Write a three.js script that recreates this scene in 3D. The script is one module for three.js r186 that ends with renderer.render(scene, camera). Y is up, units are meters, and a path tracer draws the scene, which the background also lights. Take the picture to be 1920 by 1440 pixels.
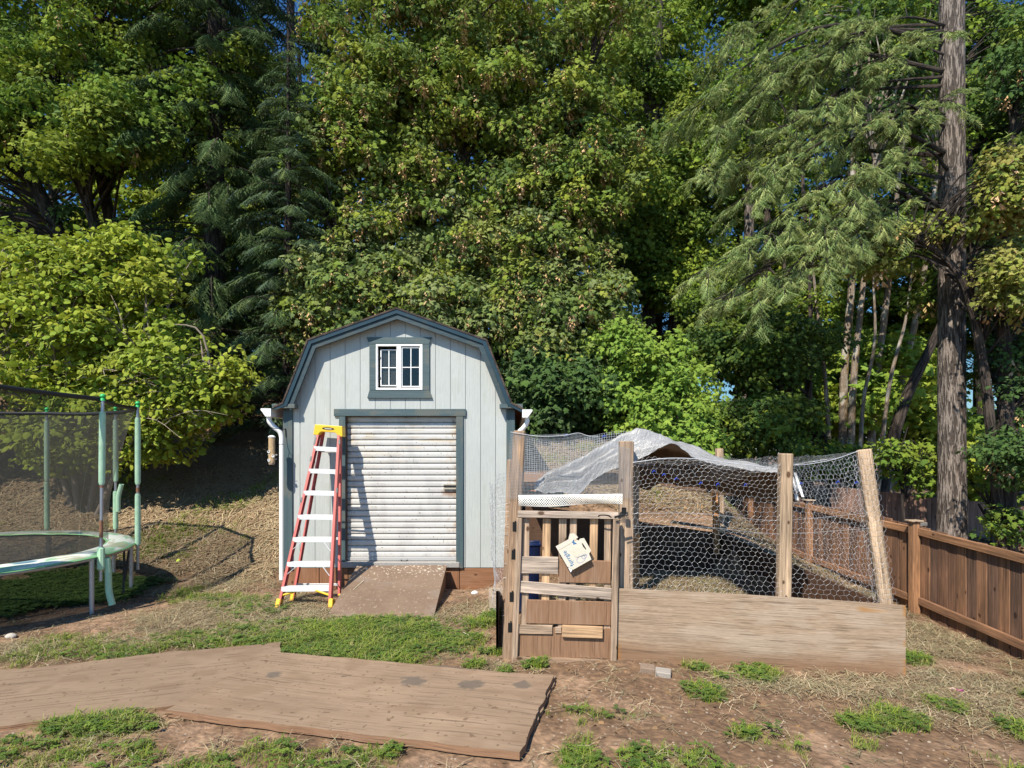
import * as THREE from 'three';
import { Sky } from 'three/addons/objects/Sky.js';
import { mergeGeometries } from 'three/addons/utils/BufferGeometryUtils.js';

// ---------- camera, sky, sun, exposure ----------
const FPX = 1100, HY = 850, EYE = 1.83;                 // focal length in px of the 1920x1440 picture, horizon row, eye height
const scene = new THREE.Scene();
const camera = new THREE.PerspectiveCamera(2 * Math.atan(720 / FPX) * 180 / Math.PI, 4 / 3, 0.05, 400);
camera.position.set(0, EYE, 0);
camera.lookAt(0, EYE, -10);
camera.setViewOffset(1920, 1440, 0, -(HY - 720), 1920, 1440);   // shifted lens: level camera, verticals stay upright
camera.updateProjectionMatrix();
const renderer = new THREE.WebGLRenderer({ antialias: true });
renderer.toneMapping = THREE.LinearToneMapping;
renderer.toneMappingExposure = 1.55;
renderer.shadowMap.enabled = true;
const SUN = new THREE.Vector3(-0.33, 0.74, 0.585).normalize();
const sky = new Sky();
sky.name = 'sky'; sky.scale.setScalar(300); sky.userData.kind = 'structure';
sky.material.uniforms.sunPosition.value.copy(SUN);
sky.material.uniforms.turbidity.value = 2.0;
sky.material.uniforms.rayleigh.value = 1.6;
sky.material.uniforms.mieCoefficient.value = 0.004;
sky.material.uniforms.cloudCoverage.value = 0;
scene.add(sky);
scene.environmentIntensity = 0.1;
const sun = new THREE.DirectionalLight(new THREE.Color(1.0, 0.925, 0.79), 5.0);
sun.position.copy(SUN).multiplyScalar(60); sun.castShadow = true;
sun.shadow.camera.left = -25; sun.shadow.camera.right = 25; sun.shadow.camera.top = 25; sun.shadow.camera.bottom = -25; sun.shadow.camera.far = 140;
sun.shadow.mapSize.set(4096, 4096);
scene.add(sun); scene.add(sun.target);

// ---------- small tools ----------
function rng(seed) { let a = seed >>> 0; return () => { a |= 0; a = a + 0x6D2B79F5 | 0; let t = Math.imul(a ^ a >>> 15, 1 | a); t = t + Math.imul(t ^ t >>> 7, 61 | t) ^ t; return ((t ^ t >>> 14) >>> 0) / 4294967296; }; }
const R0 = rng(12345);
const V = (x, y, z) => new THREE.Vector3(x, y, z);
const clamp = (x, a = 0, b = 1) => Math.min(b, Math.max(a, x));
const sstep = (a, b, x) => { const t = clamp((x - a) / (b - a)); return t * t * (3 - 2 * t); };
const lerp = (a, b, t) => a + (b - a) * t;
const P = (px, py, d) => V((px - 960) / FPX * d, EYE - (py - HY) / FPX * d, -d);     // a picture point at a known distance
function hash2(x, y, s) { let h = Math.imul(x | 0, 374761393) + Math.imul(y | 0, 668265263) + Math.imul(s | 0, 1442695041) | 0; h = Math.imul(h ^ h >>> 13, 1274126177); return ((h ^ h >>> 16) >>> 0) / 4294967296; }
function vn(x, y, s = 0, px = 0, py = 0) {              // value noise, periodic if px, py are given
  const xi = Math.floor(x), yi = Math.floor(y), fx = x - xi, fy = y - yi, u = fx * fx * (3 - 2 * fx), v = fy * fy * (3 - 2 * fy);
  let x0 = xi, x1 = xi + 1, y0 = yi, y1 = yi + 1;
  if (px) { x0 = ((x0 % px) + px) % px; x1 = x0 + 1 === px ? 0 : x0 + 1; y0 = ((y0 % py) + py) % py; y1 = y0 + 1 === py ? 0 : y0 + 1; }
  const a = hash2(x0, y0, s), b = hash2(x1, y0, s), c = hash2(x0, y1, s), d = hash2(x1, y1, s);
  return lerp(lerp(a, b, u), lerp(c, d, u), v);
}
function fbm(x, y, s = 0, oct = 4, px = 0, py = 0) { let r = 0, a = 0.5, t = 0; for (let i = 0; i < oct; i++) { r += a * vn(x, y, s + i * 17, px, py); t += a; a *= 0.5; x *= 2; y *= 2; px *= 2; py *= 2; } return r / t; }
function tex(w, h, fn, srgb = true, repeat = true) {    // fn(u, v) -> grey number or [r, g, b] (sRGB 0..1), optional 4th alpha
  const d = new Uint8Array(w * h * 4);
  for (let j = 0; j < h; j++) for (let i = 0; i < w; i++) {
    const c = fn((i + 0.5) / w, (j + 0.5) / h), k = (j * w + i) * 4;
    if (typeof c === 'number') d[k] = d[k + 1] = d[k + 2] = clamp(c) * 255; else { d[k] = clamp(c[0]) * 255; d[k + 1] = clamp(c[1]) * 255; d[k + 2] = clamp(c[2]) * 255; }
    d[k + 3] = 255;
  }
  const t = new THREE.DataTexture(d, w, h); t.magFilter = THREE.LinearFilter; t.minFilter = THREE.LinearMipmapLinearFilter; t.generateMipmaps = true;
  t.wrapS = t.wrapT = repeat ? THREE.RepeatWrapping : THREE.ClampToEdgeWrapping; if (srgb) t.colorSpace = THREE.SRGBColorSpace; t.needsUpdate = true; return t;
}
const mixc = (a, b, t) => [lerp(a[0], b[0], t), lerp(a[1], b[1], t), lerp(a[2], b[2], t)];
const lin = (r, g, b) => new THREE.Color().setRGB(r, g, b);
function mat(color, rough = 0.8, o = {}) { return new THREE.MeshStandardMaterial({ color, roughness: rough, side: THREE.DoubleSide, ...o }); }

// ---------- things and parts ----------
const taken = {}, bases = new WeakMap();
function numbered(n) { if (!(n in taken)) { taken[n] = 0; return n; } taken[n]++; return n + '_' + String(taken[n]).padStart(3, '0'); }
function tag(o, label, category, group, kind) { o.userData.label = label; o.userData.category = category; if (group) o.userData.group = group; if (kind) o.userData.kind = kind; return o; }
function shadow(o) { o.castShadow = true; o.receiveShadow = true; return o; }
function thing(name, label, category, base, group) {
  const g = new THREE.Group(); g.name = numbered(name); g.position.copy(base); scene.add(g); bases.set(g, base.clone());
  return tag(g, label, category, group);
}
function part(parent, name, geo, material, label) {      // geometry in world coordinates; kept relative to the thing's base
  const b = bases.get(parent); geo.translate(-b.x, -b.y, -b.z);
  const m = shadow(new THREE.Mesh(geo, material)); m.name = name; parent.add(m); bases.set(m, b);
  if (label) m.userData.label = label; return m;
}
function partGroup(parent, name, label) { const g = new THREE.Group(); g.name = name; parent.add(g); bases.set(g, bases.get(parent)); if (label) g.userData.label = label; return g; }
function single(name, label, category, geo, material, base, group) {
  geo.translate(-base.x, -base.y, -base.z); const m = shadow(new THREE.Mesh(geo, material)); m.name = numbered(name); m.position.copy(base); scene.add(m); return tag(m, label, category, group);
}
function setting(name, geo, material) { const m = shadow(new THREE.Mesh(geo, material)); m.name = name; m.userData.kind = 'structure'; scene.add(m); return m; }

// ---------- geometry ----------
function flat(pos, uvOf) {                               // triangles -> flat-shaded geometry
  const g = new THREE.BufferGeometry(); g.setAttribute('position', new THREE.Float32BufferAttribute(pos, 3)); g.computeVertexNormals();
  const n = pos.length / 3, uv = new Float32Array(n * 2), N = g.attributes.normal.array;
  for (let i = 0; i < n; i++) { const r = uvOf(pos[i * 3], pos[i * 3 + 1], pos[i * 3 + 2], N[i * 3], N[i * 3 + 1], N[i * 3 + 2]); uv[i * 2] = r[0]; uv[i * 2 + 1] = r[1]; }
  g.setAttribute('uv', new THREE.BufferAttribute(uv, 2)); return g;
}
// chamfered board, w x h x t about the origin; grain along 'x' 'y' or 'z'; uv in metres: 2 m along the grain, 0.5 m across
function board(w, h, t, grain = 'y', c = 0.004, jag = 0) {
  c = Math.min(c, w * 0.3, h * 0.3, t * 0.3);
  const H = [w / 2, h / 2, t / 2], ou = R0() * 7, ov = R0() * 3, pt = {}, pos = [];
  for (const x of [-1, 1]) for (const y of [-1, 1]) for (const z of [-1, 1]) {
    const s = [x, y, z], j = jag ? [(R0() - 0.5) * jag, (R0() - 0.5) * jag, 0] : [0, 0, 0];
    for (let a = 0; a < 3; a++) { const p = s.map((q, i) => q * (H[i] - (i === a ? 0 : c)) + j[i]); pt[[x, y, z, a]] = p; }
  }
  const tri = (a, b, d) => {
    const cx = (a[0] + b[0] + d[0]) / 3, cy = (a[1] + b[1] + d[1]) / 3, cz = (a[2] + b[2] + d[2]) / 3;
    const ux = b[0] - a[0], uy = b[1] - a[1], uz = b[2] - a[2], vx = d[0] - a[0], vy = d[1] - a[1], vz = d[2] - a[2];
    const nx = uy * vz - uz * vy, ny = uz * vx - ux * vz, nz = ux * vy - uy * vx;
    if (nx * cx / (H[0] * H[0]) + ny * cy / (H[1] * H[1]) + nz * cz / (H[2] * H[2]) < 0) [b, d] = [d, b];
    pos.push(...a, ...b, ...d);
  };
  const quad = (a, b, d, e) => { tri(a, b, d); tri(a, d, e); };
  for (let a = 0; a < 3; a++) {
    const o = [0, 1, 2].filter(i => i !== a), k = (s, p, q) => { const r = [0, 0, 0]; r[a] = s; r[o[0]] = p; r[o[1]] = q; return r; };
    for (const s of [-1, 1]) quad(pt[[...k(s, -1, -1), a]], pt[[...k(s, 1, -1), a]], pt[[...k(s, 1, 1), a]], pt[[...k(s, -1, 1), a]]);
    for (const p of [-1, 1]) for (const q of [-1, 1]) quad(pt[[...k(-1, p, q), o[0]]], pt[[...k(1, p, q), o[0]]], pt[[...k(1, p, q), o[1]]], pt[[...k(-1, p, q), o[1]]]);
  }
  for (const x of [-1, 1]) for (const y of [-1, 1]) for (const z of [-1, 1]) tri(pt[[x, y, z, 0]], pt[[x, y, z, 1]], pt[[x, y, z, 2]]);
  return flat(pos, (x, y, z, nx, ny, nz) => {
    const q = { x, y, z }, al = q[grain], rest = ['x', 'y', 'z'].filter(i => i !== grain), n = { x: Math.abs(nx), y: Math.abs(ny), z: Math.abs(nz) };
    const ac = n[rest[0]] > n[rest[1]] ? q[rest[1]] : q[rest[0]];
    if (n[grain] > 0.8) return [q[rest[0]] * 0.5 + ou, q[rest[1]] / 0.5 + ov];
    return [al / 2 + ou, ac / 0.5 + ov];
  });
}
const M4 = new THREE.Matrix4();
function place(g, p, rx = 0, ry = 0, rz = 0) { return g.applyMatrix4(new THREE.Matrix4().compose(p, new THREE.Quaternion().setFromEuler(new THREE.Euler(rx, ry, rz)), V(1, 1, 1))); }
function basisTo(g, a, b, side) {                        // local y runs a -> b, local x near side
  const y = b.clone().sub(a).normalize(), x = side.clone().addScaledVector(y, -side.dot(y)).normalize(), z = x.clone().cross(y);
  const m = new THREE.Matrix4().makeBasis(x, y, z).setPosition(a.clone().add(b).multiplyScalar(0.5)); return g.applyMatrix4(m);
}
const beam = (a, b, w, t, side = V(1, 0, 0), c = 0.004, jag = 0) => basisTo(board(w, a.distanceTo(b), t, 'y', c, jag), a, b, side);
function nz(g) { const q = g.index ? g.toNonIndexed() : g; for (const k of Object.keys(q.attributes)) if (!['position', 'normal', 'uv'].includes(k)) q.deleteAttribute(k); if (!q.attributes.uv) q.setAttribute('uv', new THREE.BufferAttribute(new Float32Array(q.attributes.position.count * 2), 2)); return q; }
const merge = list => mergeGeometries(list.map(nz));
function tube(pts, r, seg = 24, rad = 8, closed = false, uvLen = 1) { const c = new THREE.CatmullRomCurve3(pts, closed); return new THREE.TubeGeometry(c, seg, r, rad, closed); }
// tapered tube along points with radii; bark uv in metres
function limb(pts, radii, rad = 8, ridge = 0) {
  const n = pts.length, pos = [], uv = [], idx = []; let len = 0; const up = V(0.31, 0.2, 0.93);
  for (let i = 0; i < n; i++) {
    if (i) len += pts[i].distanceTo(pts[i - 1]);
    const t = pts[Math.min(i + 1, n - 1)].clone().sub(pts[Math.max(i - 1, 0)]).normalize(), x = up.clone().cross(t).normalize(), y = t.clone().cross(x);
    for (let k = 0; k <= rad; k++) { const a = k / rad * 2 * Math.PI, r = radii[i] * (1 + (ridge ? ridge * (vn(k % rad * 1.7, len * 3, 5) - 0.5) : 0)), c = Math.cos(a) * r, s = Math.sin(a) * r; pos.push(pts[i].x + x.x * c + y.x * s, pts[i].y + x.y * c + y.y * s, pts[i].z + x.z * c + y.z * s); uv.push(k / rad * Math.max(1, Math.round(2 * Math.PI * radii[0] / 0.6)), len / 1.2); }
  }
  for (let i = 0; i < n - 1; i++) for (let k = 0; k < rad; k++) { const a = i * (rad + 1) + k, b = a + rad + 1; idx.push(a, a + 1, b, b, a + 1, b + 1); }
  const g = new THREE.BufferGeometry(); g.setAttribute('position', new THREE.Float32BufferAttribute(pos, 3)); g.setAttribute('uv', new THREE.Float32BufferAttribute(uv, 2)); g.setIndex(idx); g.computeVertexNormals(); return g;
}
const catmull = (pts, n) => new THREE.CatmullRomCurve3(pts).getPoints(n);
function wires(segs, r, sides = 4) {                     // many straight wires as thin prisms in one geometry
  const pos = [], nor = [];
  const d = V(), x = V(), y = V(), up = V(0.123, 0.98, 0.17), alt = V(1, 0, 0);
  for (const [a, b] of segs) {
    d.subVectors(b, a).normalize(); x.crossVectors(Math.abs(d.dot(up)) > 0.95 ? alt : up, d).normalize(); y.crossVectors(d, x);
    for (let k = 0; k < sides; k++) {
      const q = [k, k + 1].map(i => { const t = i / sides * 2 * Math.PI; return [Math.cos(t), Math.sin(t)]; });
      const pt = (o, [c, s]) => [o.x + (x.x * c + y.x * s) * r, o.y + (x.y * c + y.y * s) * r, o.z + (x.z * c + y.z * s) * r], nn = ([c, s]) => [x.x * c + y.x * s, x.y * c + y.y * s, x.z * c + y.z * s];
      const A = pt(a, q[0]), B = pt(a, q[1]), C = pt(b, q[1]), D = pt(b, q[0]), n0 = nn(q[0]), n1 = nn(q[1]);
      pos.push(...A, ...B, ...C, ...A, ...C, ...D); nor.push(...n0, ...n1, ...n1, ...n0, ...n1, ...n0);
    }
  }
  const g = new THREE.BufferGeometry(); g.setAttribute('position', new THREE.Float32BufferAttribute(pos, 3)); g.setAttribute('normal', new THREE.Float32BufferAttribute(nor, 3)); return g;
}
function poly(pts, z0, z1) {                             // polygon in x, y pushed from z0 to z1; uv in metres
  const s = new THREE.Shape(pts.map(p => new THREE.Vector2(p[0], p[1]))), g = new THREE.ExtrudeGeometry(s, { depth: Math.abs(z1 - z0), bevelEnabled: false }); g.translate(0, 0, Math.min(z0, z1)); return g;
}
// surface from a function of (u, v) in 0..1
function surf(f, nu, nv, su = 1, sv = 1) {
  const pos = [], uv = [], idx = [];
  for (let j = 0; j <= nv; j++) for (let i = 0; i <= nu; i++) { const p = f(i / nu, j / nv); pos.push(p.x, p.y, p.z); uv.push(i / nu * su, j / nv * sv); }
  for (let j = 0; j < nv; j++) for (let i = 0; i < nu; i++) { const a = j * (nu + 1) + i, b = a + nu + 1; idx.push(a, a + 1, b + 1, a, b + 1, b); }
  const g = new THREE.BufferGeometry(); g.setAttribute('position', new THREE.Float32BufferAttribute(pos, 3)); g.setAttribute('uv', new THREE.Float32BufferAttribute(uv, 2)); g.setIndex(idx); g.computeVertexNormals(); return g;
}

// ---------- textures and materials ----------
// timber: streaks along u (2 m a repeat), knots, fine checks
const timberN = (u, v, s) => { const wob = 0.03 * (fbm(u * 6, v * 4, s, 3, 6, 4) - 0.5); const a = fbm(u * 4, (v + wob) * 60, s + 3, 3, 4, 60), b = fbm(u * 24, v * 160, s + 9, 2, 24, 160), c = fbm(u * 5, v * 5, s + 21, 3, 5, 5); return { a, b, c }; };
const knots = (n, s) => { const r = rng(s), k = []; for (let i = 0; i < n; i++) k.push([r(), r(), 0.006 + r() * 0.012]); return k; };
function knotAt(ks, u, v) { let m = 0; for (const [x, y, r] of ks) { let du = Math.abs(u - x), dv = Math.abs(v - y); du = Math.min(du, 1 - du) * 2; dv = Math.min(dv, 1 - dv) * 0.5; const q = Math.sqrt(du * du * 0.35 + dv * dv) / r; if (q < 1.6) m = Math.max(m, q < 1 ? 1 : (1.6 - q) / 0.6 * 0.4); } return m; }
const kA = knots(12, 5), kB = knots(4, 8);
const timberTex = tex(1024, 512, (u, v) => { const t = timberN(u, v, 1), k = knotAt(kA, u, v), crack = sstep(0.77, 0.86, t.a) * 0.35; let g = 0.5 + 0.42 * t.a + 0.24 * (t.b - 0.5) + 0.35 * (t.c - 0.5); g -= crack; const w = [g * 1.02, g * 0.97, g * 0.92]; return mixc(w, [0.26, 0.17, 0.1], k * 0.75); });
const timberBump = tex(1024, 512, (u, v) => { const t = timberN(u, v, 1); return 0.6 * t.a + 0.3 * t.b + 0.1 - 0.5 * sstep(0.77, 0.86, t.a); }, false);
// weathered plywood face: wide cathedral bands, grey-brown, split checks
const plyTex = tex(1024, 512, (u, v) => {
  const w = fbm(u * 3, v * 3, 40, 4, 3, 3), band = 0.5 + 0.5 * Math.sin((v * 26 + w * 9 + 1.5 * fbm(u * 2, v * 8, 44, 2, 2, 8)) * 2 * Math.PI * 0.5), f = fbm(u * 10, v * 120, 47, 3, 10, 120), st = fbm(u * 5, v * 5, 51, 4, 5, 5);
  const ck = sstep(0.74, 0.82, fbm(u * 5, v * 110, 57, 2, 5, 110));
  let c = mixc([0.55, 0.465, 0.39], [0.71, 0.62, 0.54], 0.3 * band + 0.7 * f); c = mixc(c, [0.68, 0.63, 0.59], sstep(0.45, 0.75, st) * 0.7); c = mixc(c, [0.28, 0.2, 0.15], ck * 0.55);
  return mixc(c, [0.3, 0.19, 0.11], knotAt(kB, u, v) * 0.7);
});
const plyBump = tex(512, 512, (u, v) => 0.5 + 0.5 * (fbm(u * 10, v * 120, 47, 3, 10, 120) - 0.5) - 0.6 * sstep(0.74, 0.82, fbm(u * 5, v * 110, 57, 2, 5, 110)), false);
const wood = (r, g, b, bump = 0.003) => mat(lin(r, g, b), 0.82, { map: timberTex, bumpMap: timberBump, bumpScale: bump });
const M = {
  post: wood(0.52, 0.38, 0.27), postNew: wood(0.74, 0.58, 0.42), postOrange: wood(0.80, 0.42, 0.18), slat: wood(0.66, 0.52, 0.40), slatGrey: wood(0.74, 0.65, 0.58), slatGold: wood(0.78, 0.55, 0.34),
  dark: wood(0.20, 0.13, 0.085), fence: [wood(0.34, 0.19, 0.11), wood(0.275, 0.155, 0.10), wood(0.39, 0.22, 0.13), wood(0.23, 0.14, 0.10)], fenceRail: wood(0.52, 0.29, 0.155), fenceCap: wood(0.62, 0.5, 0.38),
  farFence: [wood(0.40, 0.26, 0.21), wood(0.37, 0.24, 0.195), wood(0.43, 0.28, 0.23)],
  ply: mat(lin(0.98, 0.94, 0.92), 0.85, { map: plyTex, bumpMap: plyBump, bumpScale: 0.002 }), plyBrown: mat(lin(0.62, 0.47, 0.36), 0.85, { map: plyTex, bumpMap: plyBump, bumpScale: 0.002 }), plyRed: mat(lin(0.60, 0.38, 0.25), 0.85, { map: plyTex, bumpMap: plyBump, bumpScale: 0.002 }),
  white: mat(lin(0.74, 0.74, 0.73), 0.45), black: mat(lin(0.012, 0.012, 0.013), 0.5), iron: mat(lin(0.02, 0.02, 0.02), 0.5, { metalness: 0.6 }),
  galv: mat(lin(0.62, 0.63, 0.65), 0.38, { metalness: 0.85 }), alu: mat(lin(0.66, 0.665, 0.67), 0.45, { metalness: 0.15 }),
};
// ---------- terrain: height over x and distance d = -z ----------
const softp = (x, k = 0.6) => x > 6 ? x : Math.log(1 + Math.exp(x / k)) * k;
const coopRight = d => 2.85 + (8.0 - d) / 2.8 * 0.42;            // x of the run's side wall
function hgt(x, d) {
  const kx = lerp(lerp(0.5, 0.31, sstep(-0.6, 0.6, x)), 0.03, sstep(2.9, 4.9 + 0.25 * clamp(d - 13, 0, 30), x)), d0 = lerp(lerp(9.0, 8.15, sstep(-5.2, -3.4, x)), 5.4, sstep(-0.5, 0.6, x));
  const along = d < 18 ? softp(d - d0, 0.35) : softp(18 - d0, 0.35) + (d - 18) * 0.3;
  let h = kx * along - 0.055 * clamp(x - 1, 0, 4.6) * (1 - 0.5 * sstep(6, 12, d));
  if (x < -9) h += 0.06 * (-9 - x);
  h += 0.05 * (fbm(x * 0.7 + 9, d * 0.7, 71, 3) - 0.5) * sstep(2, 5, Math.abs(d - 6) + 3);
  const inCoop = sstep(0.0, 0.08, x - 0.02) * sstep(0.0, 0.08, coopRight(d) - x) * sstep(5.12, 5.3, d) * (1 - sstep(8.0, 8.06, d));
  const floor = 0.10 + 0.36 * sstep(7.5, 6.2, d) * sstep(5.15, 5.5, d) * sstep(2.9, 2.1, x) * sstep(0.3, 0.9, x) + 0.03 * fbm(x * 3, d * 3, 33, 2);
  h = lerp(h, floor, inCoop);
  const inShed = sstep(-3.12, -3.04, x) * (1 - sstep(0.0, 0.06, x)) * sstep(7.7, 7.9, d) * (1 - sstep(11.8, 11.95, d));
  return lerp(h, -0.03, inShed) + 0.012 * (fbm(x * 4, d * 4, 77, 3) - 0.5);
}
const G = (x, d, up = 0) => V(x, hgt(x, d) + up, -d);
// what covers the ground at a place: green grass, straw, bare soil
function seg2(x, d, ax, ad, bx, bd) { const ux = bx - ax, ud = bd - ad, t = clamp(((x - ax) * ux + (d - ad) * ud) / (ux * ux + ud * ud)); return Math.hypot(x - ax - t * ux, d - ad - t * ud); }
const blob = (x, d, cx, cd, rx, rd, s = 0) => { const q0 = Math.hypot((x - cx) / rx, (d - cd) / rd); if (q0 > 1.45) return 0; const q = q0 + 0.7 * (fbm(x * 2.2, d * 2.2, 90 + s, 3) - 0.5); return 1 - sstep(0.55, 1.15, q); };
function cover0(x, d) {
  const n = fbm(x * 0.9, d * 0.9, 101, 4), n2 = fbm(x * 2.6, d * 2.6, 131, 3);
  let green = 0, dry = 0;
  green = Math.max(green, blob(x, d, -1.38, 5.75, 1.02, 0.9, 1), 0.95 * blob(x, d, -2.0, 5.75, 0.6, 0.45, 3));
  green = Math.max(green, (1 - sstep(0.12, 0.5, seg2(x, d, -5.6, 4.95, -2.2, 5.8) + 1.2 * (n2 - 0.5))) * 0.5);
  green = Math.max(green, (1 - sstep(0.05, 0.42, seg2(x, d, -2.4, 6.4, -4.2, 7.6) + 0.9 * (n2 - 0.5))) * 0.5);
  green = Math.max(green, (1 - sstep(3.95, 4.25, d + 0.8 * (n2 - 0.5) + 0.15 * (x - 1.5))) * sstep(0.15, 0.4, x) * sstep(0.46, 0.66, n2) * 0.8);
  green = Math.max(green, blob(x, d, -2.75, 3.9, 0.5, 0.16, 5) * 0.9, d < 3.75 && x < 0 ? 0.45 * sstep(0.45, 0.65, n2) : 0);
  for (const [a, b, r, s] of [[-0.36, 5.72, 0.12, 1], [-0.2, 5.36, 0.13, 2], [-0.30, 5.0, 0.12, 3], [-0.32, 6.25, 0.22, 4], [-0.15, 6.5, 0.2, 6], [1.75, 4.85, 0.1, 5], [1.55, 5.0, 0.09, 7], [2.05, 4.95, 0.22, 8], [1.5, 4.5, 0.18, 9], [2.8, 4.25, 0.25, 10], [2.45, 4.1, 0.2, 15], [3.3, 4.5, 0.22, 11], [3.7, 5.5, 0.2, 12], [3.6, 4.1, 0.25, 13], [4.3, 4.7, 0.2, 14], [0.2, 5.02, 0.13, 16], [-0.05, 4.85, 0.1, 17]]) green = Math.max(green, 0.9 * blob(x, d, a, b, r, r * 0.8, s));
  const hillL = sstep(8.6, 9.6, d) * sstep(5.4, 4.2, x);
  green = Math.max(green, hillL * sstep(0.56, 0.68, fbm(x * 1.3, d * 1.3, 151, 4)) * 0.7);
  const trampGreen = blob(x, d, -6.1, 7.6, 1.25, 1.0, 21);
  dry = Math.max(dry, hillL * (0.45 + 0.55 * sstep(0.35, 0.55, n2)), blob(x, d, -3.0, 6.7, 1.25, 0.85, 31), blob(x, d, -4.3, 8.3, 1.3, 1.0, 33) * 0.6 * sstep(0.4, 0.6, n2));
  dry = Math.max(dry, sstep(3.05, 3.6, x) * sstep(4.0, 4.6, d) * 0.85 * sstep(0.35, 0.6, n2), (1 - sstep(0.05, 0.34, seg2(x, d, 1.8, 4.78, 3.6, 4.55) + 0.5 * (n2 - 0.5))) * 0.9, blob(x, d, 2.9, 4.3, 0.9, 0.3, 35) * 0.4 * sstep(0.4, 0.6, n2));
  dry = Math.max(dry, blob(x, d, 1.4, 6.1, 1.3, 0.85, 37) * 0.9, blob(x, d, -0.15, 4.98, 0.25, 0.14, 39) * 0.8, (1 - sstep(0.15, 0.5, seg2(x, d, -5.6, 5.1, -2.2, 6.1))) * 0.6, blob(x, d, -0.4, 6.6, 0.5, 0.6, 41) * 0.45);
  if (d > 11 || x > 5.2 || x < -8.5) dry = Math.max(dry, 0.25);
  return { green: clamp(green), dry: clamp(dry), clover: trampGreen };
}
const GX0 = -11, GX1 = 11, GD0 = 2, GD1 = 16;
const CN = 440, CD = 280, CV = new Float32Array(CN * CD * 3);    // cover0 on a 5 cm grid
for (let j = 0; j < CD; j++) for (let i = 0; i < CN; i++) { const c = cover0(lerp(GX0, GX1, i / (CN - 1)), lerp(GD0, GD1, j / (CD - 1))), k = (j * CN + i) * 3; CV[k] = c.green; CV[k + 1] = c.dry; CV[k + 2] = c.clover; }
function cover(x, d) {
  const fx = clamp((x - GX0) / (GX1 - GX0), 0, 0.9999) * (CN - 1), fd = clamp((d - GD0) / (GD1 - GD0), 0, 0.9999) * (CD - 1), i = Math.floor(fx), j = Math.floor(fd), a = fx - i, b = fd - j, k = (j * CN + i) * 3;
  const at = o => lerp(lerp(CV[k + o], CV[k + 3 + o], a), lerp(CV[k + CN * 3 + o], CV[k + CN * 3 + 3 + o], a), b);
  return { green: at(0), dry: at(1), clover: at(2) };
}
const soilTex = tex(1536, 1024, (u, v) => {
  const x = lerp(GX0, GX1, u), d = lerp(GD0, GD1, v), c = cover(x, d);
  const a = fbm(x * 5, d * 5, 201, 3), b = fbm(x * 30, d * 30, 211, 2), e = hash2(u * 1536, v * 1024, 9);
  let s = mixc([0.485, 0.40, 0.32], [0.645, 0.545, 0.45], clamp(0.2 + 0.9 * (a - 0.25) + 0.6 * (b - 0.5)));
  s = mixc(s, [0.42, 0.33, 0.25], sstep(0.6, 0.75, fbm(x * 9, d * 9, 231, 2)) * 0.6);
  const st = fbm(x * 14 + 5 * a, d * 60, 241, 2) * 0.6 + 0.4 * fbm(x * 60, d * 14, 251, 2);
  s = mixc(s, mixc([0.36, 0.275, 0.19], [0.62, 0.51, 0.36], sstep(0.38, 0.66, st)), c.dry * 0.75);
  s = mixc(s, mixc([0.30, 0.29, 0.14], [0.42, 0.42, 0.20], b), c.green * 0.75);
  s = mixc(s, mixc([0.30, 0.23, 0.16], [0.42, 0.33, 0.23], b), sstep(0.45, 0.6, fbm(x * 2.2, d * 2.2, 261, 3)) * 0.5);
  s = mixc(s, [0.25, 0.26, 0.12], c.clover * 0.5);
  const j = 1 + 0.16 * (e - 0.5) + 0.3 * (b - 0.5);
  return [s[0] * j, s[1] * j, s[2] * j];
}, true, false);
const soilBump = tex(512, 512, (u, v) => 0.5 * fbm(u * 24, v * 24, 301, 3, 24, 24) + 0.5 * fbm(u * 110, v * 110, 311, 2, 110, 110), false);
soilBump.repeat.set(9, 6);
const groundMat = mat(lin(0.86, 0.79, 0.74), 0.95, { map: soilTex, bumpMap: soilBump, bumpScale: 0.018 });
{
  const line = (pts) => { const o = []; for (let i = 0; i < pts.length - 1; i++) { const [a, s] = pts[i], b = pts[i + 1][0], n = Math.max(1, Math.round((b - a) / s)); for (let k = 0; k < n; k++) o.push(a + (b - a) * k / n); } o.push(pts[pts.length - 1][0]); return o; };
  const xs = line([[-110, 8], [-30, 2], [-12, 0.35], [-8, 0.1], [5.6, 0.35], [12, 2], [30, 8], [110, 8]]), ds = line([[-40, 6], [-4, 1], [2, 0.15], [3, 0.07], [8.6, 0.14], [13, 0.6], [22, 3], [150, 3]]);
  const pos = [], uv = [], idx = [], n = xs.length;
  for (const d of ds) for (const x of xs) { pos.push(x, hgt(x, Math.max(d, 0)), -d); uv.push((x - GX0) / (GX1 - GX0), (d - GD0) / (GD1 - GD0)); }
  for (let j = 0; j < ds.length - 1; j++) for (let i = 0; i < n - 1; i++) { const a = j * n + i, b = a + n; idx.push(a, a + 1, b + 1, a, b + 1, b); }
  const g = new THREE.BufferGeometry(); g.setAttribute('position', new THREE.Float32BufferAttribute(pos, 3)); g.setAttribute('uv', new THREE.Float32BufferAttribute(uv, 2)); g.setIndex(idx); g.computeVertexNormals();
  setting('ground', g, groundMat);
}
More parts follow.
